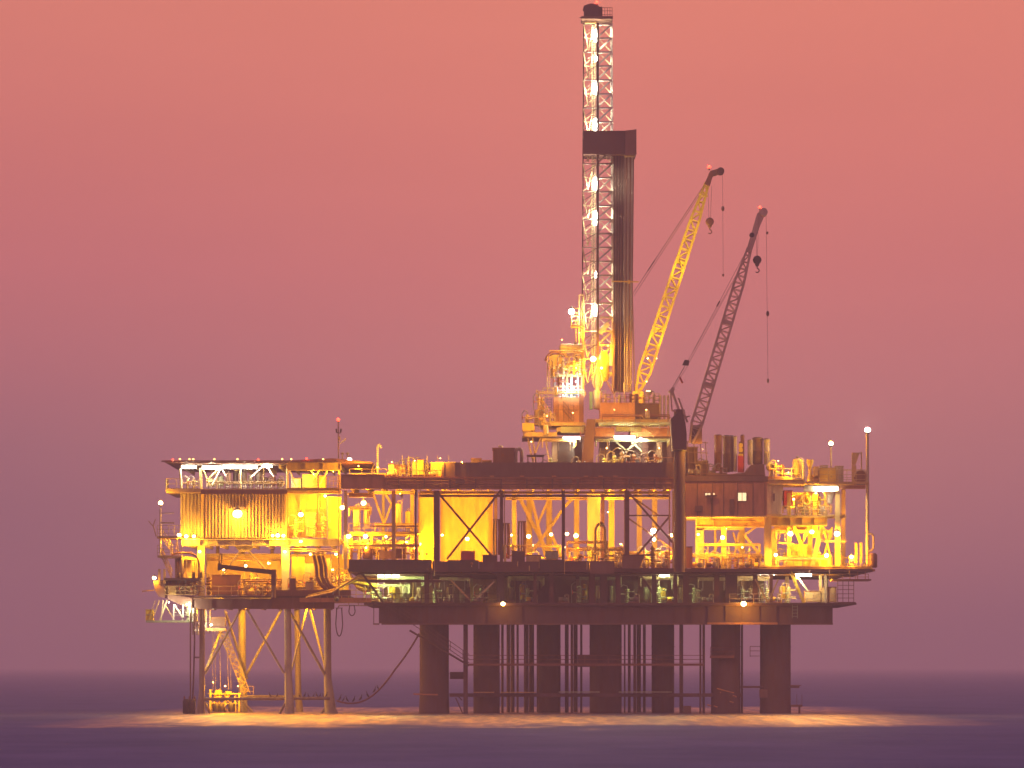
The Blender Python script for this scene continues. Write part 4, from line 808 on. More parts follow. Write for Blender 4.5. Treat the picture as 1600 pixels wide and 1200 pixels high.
for nm,lb,x,y,Y,b,mt in (('light_mast','tall pale mast at the far right carrying the brightest white light',1355.5,670,-1.5,893,'cream'),('light_mast','thin amber lit mast on the upper right walkway',1298.5,692,0,740,'ochre')):
    t=thing(nm,lb,'light mast',(x,b,Y),'light masts'); MB().tube(P(x,b,Y),P(x,y+6,Y),.24 if b>800 else .1,.17 if b>800 else .08,n=10).done('pole',mt,t); MB().px(x-2.5,b-1.5,x+2.5,b,Y-.3,Y+.3).done('base_plate','grey',t); MB().px(x-3,y+4,x+3,y+6,Y-.2,Y+.2).done('lamp_arm','grey',t)
# right end tower
RT = thing('end_tower', 'bright yellow braced steel tower at the right end of the platform', 'tower', (1260,893,0))
for x,a,b,Y,w,mt in ((1200,745,889,-2,11,'ochre'),(1209,826,889,1,10,'tan'),(1233,770,889,-1,6,'yellow'),(1266,765,889,4,7,'yellow'),(1309,768,887,-1.5,8,'ochre'),(1274,770,840,2,8,'yellow'),(1290,770,820,4,5,'cream'),(1318,760,889,5,6,'ochre')): col(RT,x,a,b,Y,w,mt)
for a,b,w,mt,Y in (((1241,822),(1262,878),4.5,'yellow',-.6),((1265,822),(1243,870),4,'yellow',-.2),((1290,800),(1268,888),7,'ochre',-1),((1262,762),(1250,783),2.8,'yellow',-2),((1286,822),(1300,880),3,'yellow',2),((1300,824),(1284,880),3,'yellow',2.4),((1216,848),(1240,850),2.4,'ochre',-1.4),((1288,846),(1322,846),2.4,'ochre',-1)): MB().seg(a,b,Y,w).done('brace',mt,RT)
girder(RT,1197,807,1292,822,-1.8,'yellow',.6,st=16); girder(RT,1210,822.3,1262,828,1,'ochre',.4); girder(RT,1230,868,1300,889,-1.2,'yellow',.5,st=12); girder(RT,1290,804,1322,810,-1,'ochre',.3); girder(RT,1186,884,1362,889.3,-2.8,'ochre',.4)
MB().box(X(1197),X(1300),-1.1,9,Z(808),Z(805.5)).done('floor','ochre',RT); rail(RT,(1222,806),(1300,806),-1.7,mat='ochre',h=15,step=9,mid=3); rail(RT,(1216,886),(1240,886),-2.6,mat='ochre',h=16,step=10)
MB().px(1235,850,1262,868,3,5).done('panel','yellow',RT); MB().px(1240,772,1262,790,3,5).done('panel','ochre',RT)
t=thing('cream_cabin','narrow cream cabin with a small slit window right of the brown cabin','cabin',(1210,807,0)); MB().poly([(1198,757.4),(1224,757.4),(1220,805),(1198,805)],-2.4,4).done('wall','cream',t); MB().px(1208,771,1211,783,-2.5,-2.41).done('window','brown',t); MB().px(1197,803,1222,806.5,-2.6,-2.41).done('base','ochre',t)
t=thing('store_box','dark red store box hanging in the right tower','store box',(1230,788,1)); MB().px(1225,768,1238,789,1,3.5).done('body','red',t); MB().px(1224.5,766,1238.5,768,.9,3.6).done('lid','rust',t)
t=thing('hopper','white tapered hopper high in the right tower','hopper',(1296,790,0)); MB().lathe(P(1296,787,0),[(.35,0),(.38,.4),(.7,1.3),(.75,1.4)],n=14).done('cone','white',t); MB().rod((1296,787),(1296,800),0,2).done('spout','grey',t); MB().lathe(P(1284,803,0),[(.3,0),(.4,.1),(.4,.8),(.2,1)],n=12).done('side_pot','silver',t)
for i,(x,y,h,mt) in enumerate(((1244,805,24,'tan'),(1256,805,20,'greenish'),(1266,805,28,'ochre'),(1280,805,30,'yellow'),(1226,889,26,'tan'),(1246,889,22,'yellow'),(1280,889,26,'ochre'),(1316,889,22,'ochre'))): tree(x,y,0+i%3,h,mt,'tangled valve tree')
for i,(x,y,w,h,mt) in enumerate(((1252,805,7,22,'cream'),(1272,804,8,26,'yellow'),(1212,889,9,24,'greenish'),(1258,889,8,16,'ochre'),(1296,889,9,22,'yellow'))): vessel(x,y,4,w,h,mt)
pipes(1212,1300,829,-.6,3,1.8,'ochre',drop=12); pipes(1222,1300,790,2,3,2,'ochre',drop=10); pipes(1222,1262,770,2,3,2,'yellow',drop=10); pipes(1212,1296,872,-2,2,2,'greenish',drop=10)
for x in (1214,1288): hoop(x,828,-1.3,9,16,'rust')
# far right small platform
EP = thing('end_platform','small railed platform with yellow posts around the light mast','platform',(1346,893,0))
MB().box(X(1326),X(1364),-3,4,Z(893.5),Z(890)).done('floor','orange',EP); rail(EP,(1327,890),(1362,890),-3,mat='ochre',h=22,step=9,mid=3); rail(EP,(1296,906),(1357,906),-2.6,mat='orange',h=9,step=20); MB().box(X(1298),X(1358),-2.9,2,Z(908),Z(905.5)).done('lower_floor','rust',EP)
for x in (1338,1345.5): MB().px(x-1.8,848,x+1.8,880,-1.6,-1).done('davit_post','yellow',EP)
MB().path([P(1356,834,-2),P(1362,834,-2),P(1365,838,-2),P(1365,856,-2),P(1362,860,-2),P(1356,862,-2)],.12).done('ring_pipe','ochre',EP)
MB().lathe(P(1364,887,-2),[(.4,0),(.5,.1),(.5,1.5),(.3,1.7)],n=12).done('float','rust',EP); m=MB(); [m.seg((x,893),(x,906),-2.6,1.2) for x in (1328,1340,1352)]; m.done('hanger','orange',EP)
for x,y in ((1331,889),(1353,889)): drum(x,y,0,7,10,label='stubby ochre drum',group='deck drums')
# mid level equipment of the main platform (amber lit)
eq = random.Random(21)
for i,(x,Y,h) in enumerate(((802,0,34),(816,2,28),(842,4,22),(868,2,24),(890,4,22),(906,3,24),(925,0,30),(948,2,26),(962,0,24),(972,4,28),(1008,2,30),(1020,0,36),(1032,3,26),(1042,1,30),(1104,2,26),(1122,3,22),(1140,1,26),(1150,4,22),(1172,1,22),(1182,3,24))): tree(x,889.3,Y,h,['ochre','rust','yellow','maroon'][i%4],'stacked wellhead valve tree',1+.2*(i%2))
for i,(x,w) in enumerate(((800,20),(850,20),(896,18),(940,22),(965,20),(1002,22),(1034,20),(1090,18),(1112,20),(1164,20),(1186,18))): pump(x,889.3,-1.6+i%2,w,['ochre','yellow','rust'][i%3],h=12)
for i,(x,w,h) in enumerate(((966,16,28),(1012,18,20),(1130,12,22),(1175,10,20))): vessel(x,889.3,3,w,h,['ochre','yellow'][i%2])
for i,(a,b,y,n,dr) in enumerate(((786,876,852,2,14),(886,976,856,3,12),(960,1050,862,3,12),(1075,1190,866,3,10),(885,950,846,2,20),(1090,1188,850,2,14))): pipes(a,b,y,1+i%3,n,2.2,['ochre','rust','yellow'][i%3],drop=dr)
for a,b,c,d,mt,lb in ((1072,855,1082,889,'orange','upright orange hose cabinet'),(852,862,872,875,'greenish','pale greenish tank box'),(800,862,820,889,'maroon','dark square equipment box'),(720,862,742,889,'red','red fire equipment locker'),(754,868,776,889,'maroon','low maroon equipment box'),(822,868,846,889,'ochre','low ochre equipment box')):
    ybox(a,b,c,d,-2.5,1.8,'equipment_cabinet',lb,'cabinet',mt,'rust',group='middle deck cabinets',auto=True)
hp=thing('arched_pipe','dark arched pipe frame in front of the tall duct','pipe frame',(935,889,2)); MB().path([P(930,889,2),P(930,828,2),P(934,819,2),P(940,818,2),P(945,826,2),P(946,889,2)],.16,8).done('pipe','maroon',hp); ladder(hp,938,830,889,2.2,7,'rust'); MB().ball(P(940,819,1.8),.3).done('valve','dark',hp)
for i,(x,y) in enumerate(((776,812),(790,818),(815,815))):
    t=thing('hose_station','dark hose station post with hanging hoses','hose station',(x,889,1),'dark hose stations',True); MB().px(x-1,y,x+1,889,1,1.3).done('post','maroon',t); MB().seg((x-6,y),(x+7,y),1,1.6).done('arm','maroon',t)
    for dx in (-4,3,5): MB().path([P(x+dx,y,1.1),P(x+dx*1.3,y+20,1.1),P(x+dx,y+55,1.1)],.12).done('hose',['dark','rust'][dx>0],t)
# process clutter of the bright left bays (545-655) and yellow wall bay (448-535)
BW = thing('bright_bay_wall','bright yellow steel wall of the bay right of the ribbed house','wall',(480,840,4)); MB().px(449,772,510,840,5,5.3).done('panel','yellow',BW); MB().px(512,776,533,850,3,3.4).done('panel','yellow',BW)
for x in (450,467,497,509): MB().px(x,768,x+1.8,841,4.6,4.95).done('stiffener','ochre',BW)
MB().px(449,766,533,771,-.2,1).done('head_beam','yellow',BW); MB().px(476,800,494,838,3.4,4.5).done('recess','ochre',BW); girder(BW,449,762,532,767,-1,'yellow',.4)
for i,(x,h) in enumerate(((462,30),(492,26),(505,34))): tree(x,840,2,h,'ochre','valve stack on the yellow wall bay')
rail(BW,(510,765),(532,765),-.8,mat='yellow',h=20,step=6,mid=3)
for i,(a,b,c,d,mt) in enumerate(((455,748,470,764,'white'),(472,742,496,764,'greenish'),(498,744,508,764,'yellow'))): ybox(a,b,c,d,3,3,'equipment_cabinet',['white','pale greenish','yellow'][i]+' cabinet under the right part of the helideck','cabinet',mt,'ochre')
t=thing('red_pole','slim dark red pole running down beside the antenna mast','pole',(529,935,-2)); MB().rod((529.5,745),(529.5,930),-2,1.7).done('pole','rust',t); MB().px(528,741,532,745,-2.2,-1.8).done('cap','ochre',t)
for i,(x,Y,h) in enumerate(((548,0,34),(562,2,28),(575,0,26),(590,3,28),(602,0,24),(618,2,28),(632,0,26),(645,1,30))): tree(x,874,Y,h,['yellow','ochre','cream'][i%3],'bright yellow valve tree')
for i,(a,b,y,n,dr) in enumerate(((545,650,832,3,12),(548,640,845,3,14),(585,655,818,2,12),(545,580,792,3,12))): pipes(a,b,y,-.5+i%3,n,2.2,['yellow','cream','ochre'][i%3],drop=dr)
for i,(x,y,w,h,mt) in enumerate(((556,830,9,38,'white'),(572,826,8,36,'cream'),(622,826,9,40,'cream'),(637,832,8,34,'yellow'),(586,872,12,22,'maroon'),(660,889,7,30,'cream'))): vessel(x,y,4+i%2,w,h,mt)
MB2 = thing('process_deck','cluttered intermediate deck of bright yellow pipework left of the tarpaulin','deck',(595,830,0)); MB().box(X(545),X(655),-.5,12,Z(834),Z(831.5)).done('floor','ochre',MB2); MB().px(578,821.5,654,823,-1.4,-.6).done('edge_beam','maroon',MB2); rail(MB2,(545,832),(655,832),-.6,mat='yellow',h=14,step=12); girder(MB2,545,850,655,855,-1,'ochre',.4)
for x in (548,580,615,650): col(MB2,x,834,890,0,4,'yellow')
for i,(a,b,c,d,mt) in enumerate(((567,857,582,874,'rust'),(616,858,628,874,'brown'),(592,862,612,874,'ochre'))): ybox(a,b,c,d,-1,2,'equipment_cabinet',['rusty','brown','ochre'][i]+' cabinet under the cluttered yellow deck','cabinet',mt,'ochre')
# under the ribbed house
for i,(a,b,c,d,mt,lb) in enumerate(((331,899,376,931,'rust','big rusty tool container beneath the crane boom'),(404,917,416,932,'ochre','small ochre box right of the white pump'),(455,870,476,930,'yellow','tall yellow cabinet right of the bright column'),(476,880,494,930,'cream','tall cream cabinet among curved hoses'),(509,872,517,920,'cream','slim pale cabinet beside the curved hoses'))): ybox(a,b,c,d,1.5,3,'tool_container',lb,'container',mt,'rust')
MB3 = thing('back_wall','ochre panelled back wall below the ribbed house','wall',(400,930,17)); MB().px(322,868,440,930,16.5,16.8).done('panel','ochre',MB3); MB().px(322,865,440,869,16,16.9).done('head_rail','tan',MB3); MB().px(455,866,545,930,18,18.3).done('panel','yellow',MB3)
for i,(x,h) in enumerate(((402,30),(388,18),(418,22),(428,20))): tree(x,931,3,h,['white','ochre','rust'][i%3],'squat valve tree')
pump(398,931,0,24,'ochre'); pump(350,931,5,22,'tan')
ck = thing('folded_crane','dark stubby deck crane with its boom laid down under the ribbed house','crane',(426,931,-1)); MB().poly([(340,881),(346,882),(430,891),(430,898),(420,897),(340,888)],-2,-1.2).done('boom','dark',ck); MB().px(424,890,431,915,-2.1,-.9).done('post','maroon',ck); MB().rod((427.5,915),(427.5,934),-1.5,7,n=14).done('pedestal','brown',ck); MB().px(340,880,345,891,-2.2,-1).done('boom_head','dark',ck)
m=MB(); m.path([P(343,880,-1.6),P(342,872,-1.6),P(344,865,-1.6),P(347,866,-1.6),P(346,880,-1.6)],.08); m.done('hook_loop','maroon',ck)
for i,x in enumerate((496,504,511)): 
    t=thing('curved_hose','thick rusty hose bending down to the link deck','hose',(x,925,-1),'curved hoses on the link deck',True); MB().path([P(x-6,868,-1),P(x-2,885,-1),P(x-1,902,-1),P(x+4,912,-1),P(x+14,921,-1)],.22,8).done('hose','rust',t); MB().lathe(P(x-6,866,-1),[(.3,0),(.3,.25)],n=10).done('flange','ochre',t)
# link deck fan of pipes between the platforms
for i in range(9):
    t=thing('link_pipe','yellow pipe fanning across the link between the two platforms','pipe',(500,925,-2+i*.9),'fan of link pipes',True); y0=934-i*2.6; MB().path([P(478+i*3,y0,-2+i*.8),P(520+i*3,y0-9-i*1.2,-2+i*.8),P(560,900+i*2.4,-2+i*.8),P(590,902+i*3.6,-2+i*.8)],.12+.05*(i%3),7).done('pipe',['ochre','yellow','rust'][i%3],t); MB().px(519+i*3,y0-10-i*1.2,521+i*3,y0-5-i*1.2,-2+i*.8-.25,-2+i*.8+.25).done('clamp','grey',t)
LK = thing('link_bridge','sloping lit bridge deck joining the two platforms','bridge',(550,940,0)); MB().box(X(500),X(592),-1,14,Z(940),Z(936)).done('floor','ochre',LK); MB().px(468,934,580,941,-1.4,-1.05).done('edge','orange',LK); MB().seg((530,946),(582,946),-1.2,2).done('handrail','cream',LK); MB().seg((530,946),(527,952),-1.2,2).done('handrail','cream',LK)
m=MB(); [m.seg((x,936),(x,946),-1.2,1.2) for x in (545,560,575)]; m.done('hanger','ochre',LK); rail(LK,(500,936),(590,936),-1,mat='yellow',h=14,step=11)
for x,y,w,h in ((530,950,11,44),(550,946,10,16)): hoop(x,y,-1.5,w,h,'rope','slack dark hose loop hanging under the link')
MB().ball(P(526,936,-1.6),.3).done('valve','dark',LK); MB().ball(P(526,921,-1.6),.22).done('valve','dark',LK)
# catenary cable with birds
cc = thing('slack_cable','slack rusty cable sagging from the left jacket to the dark leg','cable',(590,1090,-1)); pts=[]
for i in range(25):
    t_=i/24; x=526+(655-526)*t_; y=1095+ (990-1095)*(t_**2.2) + 9*math.sin(math.pi*min(1,t_*1.4))*(1 if t_<.72 else 0); pts.append(P(x,min(y,1100),-1+2*t_))
MB().path(pts,.11,6).done('cable','rust',cc)
def bird(c, label, s=1.0, face=1):
    t=bpy.data.objects.new('seabird',None); COL.objects.link(t); t.location=c; t['label']=label; t['category']='bird'; t['group']='perched seabirds'
    AUTO.append((t,label,((c.x/(S*(D+c.y)/D))+800, 1040-(c.z-H)/(S*(D+c.y)/D), c.y)))
    m=MB(); k=.36*s
    for (x0,z0,r0),(x1,z1,r1) in zip([(-.5,.1,.04),(-.25,.35,.16),(0,.62,.24),(.12,.95,.20),(.15,1.15,.09),(.2,1.38,.07)],[(-.25,.35,.16),(0,.62,.24),(.12,.95,.20),(.15,1.15,.09),(.2,1.38,.07),(.28,1.52,.10)]): m.tube(c+Vector((x0*k*face,0,z0*k)),c+Vector((x1*k*face,0,z1*k)),r0*k,r1*k,n=8)
    m.ball(c+Vector((.28*k*face,0,1.52*k)),.12*k); m.done('body','feather',t)
    MB().tube(c+Vector((.36*k*face,0,1.54*k)),c+Vector((.62*k*face,0,1.5*k)),.04*k,.01*k,n=5).done('beak','ochre',t)
    for dy in (-.06,.06): MB().bar(c+Vector((0,dy,0)),c+Vector((0,dy,.5*k)),.03).done('leg','grey',t)
for i in (1,2,3,5,7,9,11,12): bird(pts[i]+Vector((0,0,.11)),'small dark seabird perched on the slack cable',1+.3*(i%2),1 if i%3 else -1)
for i,x in enumerate((422,433,468,476,482,490,495,500,505,510)): bird(P(x,1089.9,(x-320)/195*3),'small dark seabird perched on the pale cross beam',.9+.25*(i%3==0),1 if i%2 else -1)
# ---------------------------------------------------------------- far left cluster
LT = thing('corner_tower','pale railed stair tower at the far left corner of the platform','tower',(262,932,-1))
MB().rod((250.5,795),(250.5,872),-1,3.4,n=10).done('post','white',LT); MB().seg((250,802),(272,801.5),-1,1.8).done('arm','white',LT); MB().seg((252,817),(272,817),-1,2.4).done('arm','cream',LT); m=MB(); m.seg((232,814),(239,822),-1.2,1.4); m.seg((243,811),(239,822),-1.2,1.4); m.seg((239,820),(244,838),-1.2,1.6); m.done('antenna_fork','ochre',LT)
MB().px(245,838,282,841,-1.5,4).done('landing','ochre',LT); rail(LT,(246,839),(281,839),-1.5,mat='cream',h=18,step=9,mid=3)
MB().px(246,868,284,871,-1.5,4).done('landing','ochre',LT); rail(LT,(246,869),(266,869),-1.5,mat='cream',h=17,step=9,mid=3); rail(LT,(266,866),(284,866),-1.3,mat='cream',h=16,step=9)
stair(LT,(252,869),(269,906),-1.4,.8,'ochre'); stair(LT,(254,842),(270,866),0,.8,'cream'); MB().seg((276,842),(279,868),-1,2).done('post','cream',LT); MB().seg((262,841),(272,866),-1,1.6).done('brace','cream',LT)
for x in (247,255): MB().px(x,889,x+3.4,912,-1.6,-1).done('davit_post','ochre',LT)
WT = thing('ribbed_tank','wide ochre ribbed tank with an arched pipe at the far left','tank',(291,904,1)); MB().lathe(P(291,905,1.2),[(1.35,0),(1.35,.08),(1.28,.1),(1.28,2.2),(1.35,2.24),(1.2,2.4),(.4,2.7)],n=20).done('shell','ochre',WT)
for k in range(7): a=-2.9+k*.45; MB().rod((291+math.cos(a)*17.6,872),(291+math.cos(a)*17.6,904),1.2+math.sin(a)*1.35,1.2,n=6).done('rib','cream',WT)
m=MB(); m.path([P(268,867,-.5),P(278,864,-.5),P(298,864,-.5),P(307,869,-.5),P(311,880,-.5),P(311,905,-.5)],.13,8); m.done('pipe','rust',WT)
FD = thing('corner_deck','ochre lower corner deck hanging out left of the jacket','deck',(280,934,0)); MB().px(256,903,312,906.5,-1.6,3).done('upper_plate','maroon',FD); MB().px(257,907,305,930,1,4).done('back_panel','ochre',FD); m=MB(); m.seg((274,915.5),(316,916),-1.4,1.6); m.done('rail','maroon',FD); MB().poly([(240,908),(257,906),(257,934),(248,932),(242,922)],-1.3,2).done('nose_plate','brown',FD); MB().seg((222,924),(241,922),-1,2).done('boom','brown',FD)
rail(FD,(258,930),(305,930),-1.45,mat='ochre',h=14,step=8)
for i,(x,h) in enumerate(((264,20),(276,18),(290,18),(300,20),(309,16))): tree(x,930,-.4,h,['ochre','rust','tan'][i%3],'squat valve tree',.9)
for x,mt in ((279,'dark'),(303,'dark'),(314,'dark')): drum(x,903,-1,5,9,label='small dark drum on the corner deck edge',mat=mt,group='corner drums')
pump(296,903,2,20,'tan'); vessel(284,903,0,7,30,'cream',pipe=False); vessel(300,903,.4,6,26,'yellow',pipe=False)
HG = thing('hanging_walkway','white trussed walkway hanging below the far left corner','walkway',(265,971,-1))
MB().px(228,969.5,300,972.5,-1.6,1.5).done('walkway','greenish',HG)
for a,b,mt,w in (((249,938),(238,969),'ochre',1.4),((255,938),(252,969),'cream',1.4),((261,938),(250,969),'cream',2),((258,945),(272,968),'ochre',1.2),((272,944),(271,969),'white',2),((273,945),(287,968),'white',2),((286,945),(286,969),'white',2),((296,940),(297,969),'white',2),((302,950),(303,975),'white',2),((243,938),(232,969),'ochre',1)): MB().seg(a,b,-1.3,w).done('hanger',mt,HG)
for x in (292,300): MB().px(x,950,x+7,970,-1,1).done('locker','greenish' if x<300 else 'white',HG)
rail(HG,(272,962),(300,962),-1.2,mat='greenish',h=9,step=8); rail(HG,(304,990),(328,990),1,mat='ochre',h=38,step=12)
for x in (300,306): MB().px(x,972.6,x+4,992,-.5,.5).done('chute','white',HG)
t=thing('yellow_locker','bright yellow locker at the tip of the hanging walkway','locker',(233,969,-1)); MB().px(227.5,953,239,969.3,-1.2,.6).done('body','yellow',t); MB().px(227,952,239.5,953,-1.3,.7).done('lid','ochre',t); MB().px(228.5,960,238,961,-1.28,-1.21).done('strap','grey',t)
# yellow landing gear at the jacket foot
BL = thing('boat_landing','bright yellow boat landing frame at the foot of the left jacket','boat landing',(348,1114,8))
for x in (327,334,341,350,358,366,372): MB().px(x,1077+(x*7%11),x+3,1113,6+(x%3),6.8+(x%3)).done('post','yellow',BL)
for y in (1083,1098,1108): MB().px(325,y,376,y+2,6.5,7).done('beam','yellow',BL)
for a,b,c,d in ((336,1078,346,1092),(352,1080,361,1096),(330,1100,338,1111),(343,1103,352,1112)): MB().px(a,b,c,d,7,8.6).done('fender_panel','yellow',BL)
for x in (338,346,362): MB().lathe(P(x,1112,6),[(.25,0),(.42,.1),(.42,.9),(.25,1.0)],n=10).done('bollard','dark',BL)
rail(BL,(376,1088),(396,1088),7,mat='ochre',h=16,step=9); MB().seg((343,1112),(354,1100),5.8,1.6).done('brace','cream',BL)
YB = thing('landing_boom','yellow lattice stair boom slanting down inside the left jacket','boom',(384,1082,8))
m=MB(); p0,p1=P(346,986,8),P(386,1084,8); 
for dx in (-5.5,5.5): m.seg((347+dx,984),(386+dx,1084),8,1.5); m.seg((347+dx,984),(386+dx,1084),9.4,1.5)
m.done('rails','ochre',YB); m=MB()
for i in range(17):
    t0=i/17; t1=(i+1)/17; s_=5.5 if i%2 else -5.5; m.seg((347+39*t0-s_,984+100*t0),(347+39*t1+s_,984+100*t1),8,1.1); m.seg((347+39*t0-5.5,984+100*t0),(347+39*t0+5.5,984+100*t0),9.4,.9)
m.done('lacing','yellow',YB)
MB().px(330,964,352,979,7,9).done('head_box','brown',YB); MB().px(322,981,352,986,6.5,9).done('platform','ochre',YB)
for x0,x1,w in ((333,333,.6),(338,337,.6),(344,345,.8),(356,357,.8),(361,361,.6)): MB().path([P(x0,986,7.5),P((x0+x1)/2-1,1030,7.5),P(x1,1078,7.5)],w*S/2,5).done('hanging_line','ochre',YB)
for x in (322,328): MB().seg((x,954),(x,986),6.8,2).done('post','white',YB)
# antenna mast on the helideck corner
AM = thing('antenna_mast','slim antenna mast with dark aerials and a red beacon at the helideck corner','antenna mast',(529,766,3)); MB().rod((528.5,660),(529.5,766),3,2,n=6).done('mast','rust',AM); m=MB()
for i in range(22): y=680+i*4; m.seg((527.5,y),(530.5,y+2),2.9,.7)
m.done('rungs','ochre',AM)
for a,b,w,mt in (((525.5,670),(526,676),2.6,'dark'),((533,670),(532,676),2.6,'dark'),((526,676),(532,677),1.2,'dark'),((530,682),(531,688),3,'ochre'),((531,693),(538,688),2,'white'),((537,690),(540,685),1.6,'cream')): MB().seg(a,b,2.8,w).done('aerial',mt,AM)
for x in (535,543): t=thing('vent_stub','short ochre mushroom vent beside the antenna mast','vent',(x,718,5),'mushroom vents',True); MB().rod((x,709),(x,718),5,2,n=8).done('pipe','ochre',t); MB().lathe(P(x,710,5),[(.22,0),(.22,.15),(.08,.25)],n=10).done('cap','ochre',t)
t=thing('vent_pipe','tall pale hooked vent pipe standing on the top deck','vent pipe',(590,749,2)); MB().path([P(590,749,2),P(590,702,2),P(590,698,2),P(591.5,694.5,2),P(594,695,2),P(595,700,2)],.14,10).done('pipe','white',t); MB().px(588,747.5,592.5,749,1.8,2.2).done('base','grey',t); 
t=thing('flag_pole','short ochre slanted pole left of the hooked vent pipe','pole',(581,740,3)); MB().seg((581,735),(586,722),3,1.2).done('pole','ochre',t); MB().px(579,735,583,738,2.8,3.2).done('base','ochre',t)
# top deck equipment, left part
items=[(607,726,616,746,'cream','narrow cream cabinet'),(617,727,634,741,'rust','rusty low machinery box'),(652,719,662,744,'yellow','tall yellow cabinet'),(736,717,752,747,'brown','dark open fronted locker'),(644,722,651,744,'ochre','slim ochre cabinet'),(753,720,768,746,'maroon','low maroon box')]
for i,(a,b,c,d,mt,lb) in enumerate(items): ybox(a,b,c,d,0+i%2,2.5,'equipment_cabinet',lb+' on the top deck','cabinet',mt,'rust',group='top deck cabinets')
t=thing('covered_crate','cream tarpaulin covered crate glowing on the top deck','crate',(692,744,-1)); cloth(t,673,724,711,744,-1.2,.07,'canvas','cover',.6,5); MB().px(673,724,711,744,-1,2).done('body','cream',t); MB().px(672,722,712,723.9,-1.3,2.2).done('top','cream',t)
t=thing('shipping_container','tall brown box container on the top deck left of the derrick','container',(785,745,0)); MB().px(770,701,804,745,-1,4).done('body','brown',t); m=MB(); [m.px(771+i*3,703,772.2+i*3,744,-1.08,-1.005) for i in range(11)]; m.done('ribs','rust',t); MB().px(769,699.5,805,701,-1.1,4.1).done('roof','rust',t); MB().lathe(P(782,699,0),[(.25,0),(.25,.15),(.1,.25)],n=10).done('vent','cream',t); MB().px(784,708,788,713,-1.12,-1.085).done('placard','rust',t)
t=thing('curved_hood','pale curved hood pipe right of the brown container','pipe',(810,725,0)); MB().path([P(806,725,0),P(806,705,0),P(809,701,0),P(814,702,0),P(815,708,0),P(815,745,0)],.22,10).done('pipe','tan',t); MB().lathe(P(806,726,0),[(.35,0),(.35,.15)],n=10).done('flange','grey',t)
t=thing('dark_frame','dark flat topped frame on the top deck by the drill floor','frame',(832,745,0)); MB().px(823,710.5,850,713,-1,1).done('beam','dark',t); [MB().px(x,713,x+1.6,745,-.8,-.5).done('post','brown',t) for x in (824,836,847.5)]
t=thing('pipe_arch','ochre arched pipe right of the covered crate','pipe',(722,744,1)); [MB().path([P(714+k*3,744,1+k*.4),P(715+k*3,726+k*2,1+k*.4),P(722+k*2,722+k*2,1+k*.4),P(730-k,730,1+k*.4),P(733-k*2,744,1+k*.4)],.12).done('pipe',['ochre','rust','tan'][k],t) for k in range(3)]; MB().px(712,742,735,744.5,.8,2.2).done('base','rust',t)
for i,(x,h,mt) in enumerate(((625,24,'cream'),(640,34,'ochre'),(646,36,'cream'),(656,36,'yellow'),(664,26,'ochre'),(632,30,'tan'),(668,30,'cream'),(745,22,'ochre'),(763,24,'tan'),(820,24,'ochre'),(830,26,'cream'),(842,22,'tan'),(855,30,'rust'),(672,24,'tan'),(729,24,'cream'))): tree(x,746,1+i%2,h*.72,mt,'small valve tree',.8)
for x0,x1 in ((632,628),(639,638),(663,668),(684,684),(701,701)): t=thing('rod_aerial','thin upright rod aerial','aerial',(x0,744,0),'thin rod aerials',True); MB().rod((x0,744),(x1,712),0,.8,n=5).done('rod','cream',t); MB().px(x0-1,742,x0+1,744,-.2,.2).done('foot','grey',t)
for i,(a,b,y,n,dr,mt) in enumerate(((606,672,736,2,6,'cream'),(712,770,736,2,6,'rust'),(806,868,732,3,8,'ochre'),(548,604,740,2,5,'yellow'))): pipes(a,b,y,2,n,2,mt,drop=dr)
for x in (612,676,726,758): pump(x,746,-1.8,14,['cream','ochre'][x%2],h=9)
# under the helideck: pipe plant seen dark against the sky
for i,(x,w,h,mt) in enumerate(((330,14,16,'cream'),(345,10,20,'greenish'),(357,9,26,'brown'),(368,8,26,'dark'),(381,10,28,'dark'),(392,8,22,'tan'),(404,12,28,'dark'),(415,8,18,'maroon'),(425,12,20,'maroon'),(437,9,16,'tan'))): vessel(x,763.5,5+i%2,w,h,mt,pipe=i%3==0)
pipes(322,444,752,3,2,2.5,'tan',drop=6); rail(HD,(352,763.5),(446,763.5),-.4,mat='maroon',h=12,step=12)
for i,x in enumerate((293,303)): tree(x,763.5,2,14,'ochre','small valve tree',.7)
# fluorescent tubes and strips
def tube_light(a,b,y,Y,mt='fluoro',power=0,colr=FL,label='white fluorescent strip',hgt=2.2,n=1,grp='fluorescent strips'):
    t=thing('strip_light',label,'strip light',((a+b)/2,y,Y),grp,True); MB().px(a,y-hgt*.45,b,y+hgt*.45,Y,Y+.3).done('tube',mt,t); MB().px(a-.4,y-hgt*.45-1.1,b+.4,y-hgt*.5,Y-.05,Y+.4).done('housing','grey',t)
    for k in range(n if power else 0): point(t,P(a+(b-a)*(k+.5)/n,y+2.5,Y),power/n,colr,.2)
    return t
# under the helideck
tube_light(284,306,729.5,.8,'halide',800,MH,hgt=5); tube_light(316,345,730.5,.9,'halide',800,MH,hgt=5); tube_light(348,402,729.5,.7,'halide',1400,MH,hgt=5.5,n=2); tube_light(409,425,728.5,.9,'halide',1400,MH,hgt=3.5)
tube_light(1272,1309,763,-3.2,'halide',1300,MH,hgt=5); tube_light(1244,1268,898.5,-3.2,'halide',1300,MH,hgt=4)
tube_light(880,906,684.5,6.6,'halide',1500,MH,hgt=4); tube_light(960,992,683,6.6,'halide',1700,MH,hgt=4); lamp(1001,686.5,6.4,'mh',700,3.4)
for a,b in ((590,600),(602,611),(613,624),(1030,1046)): tube_light(a,b,899.5,-.5,'fluoro',900,FL,hgt=3.2)
for a in (1188,1198,1209): lamp(a,897,-1,'mh',200,1.8)
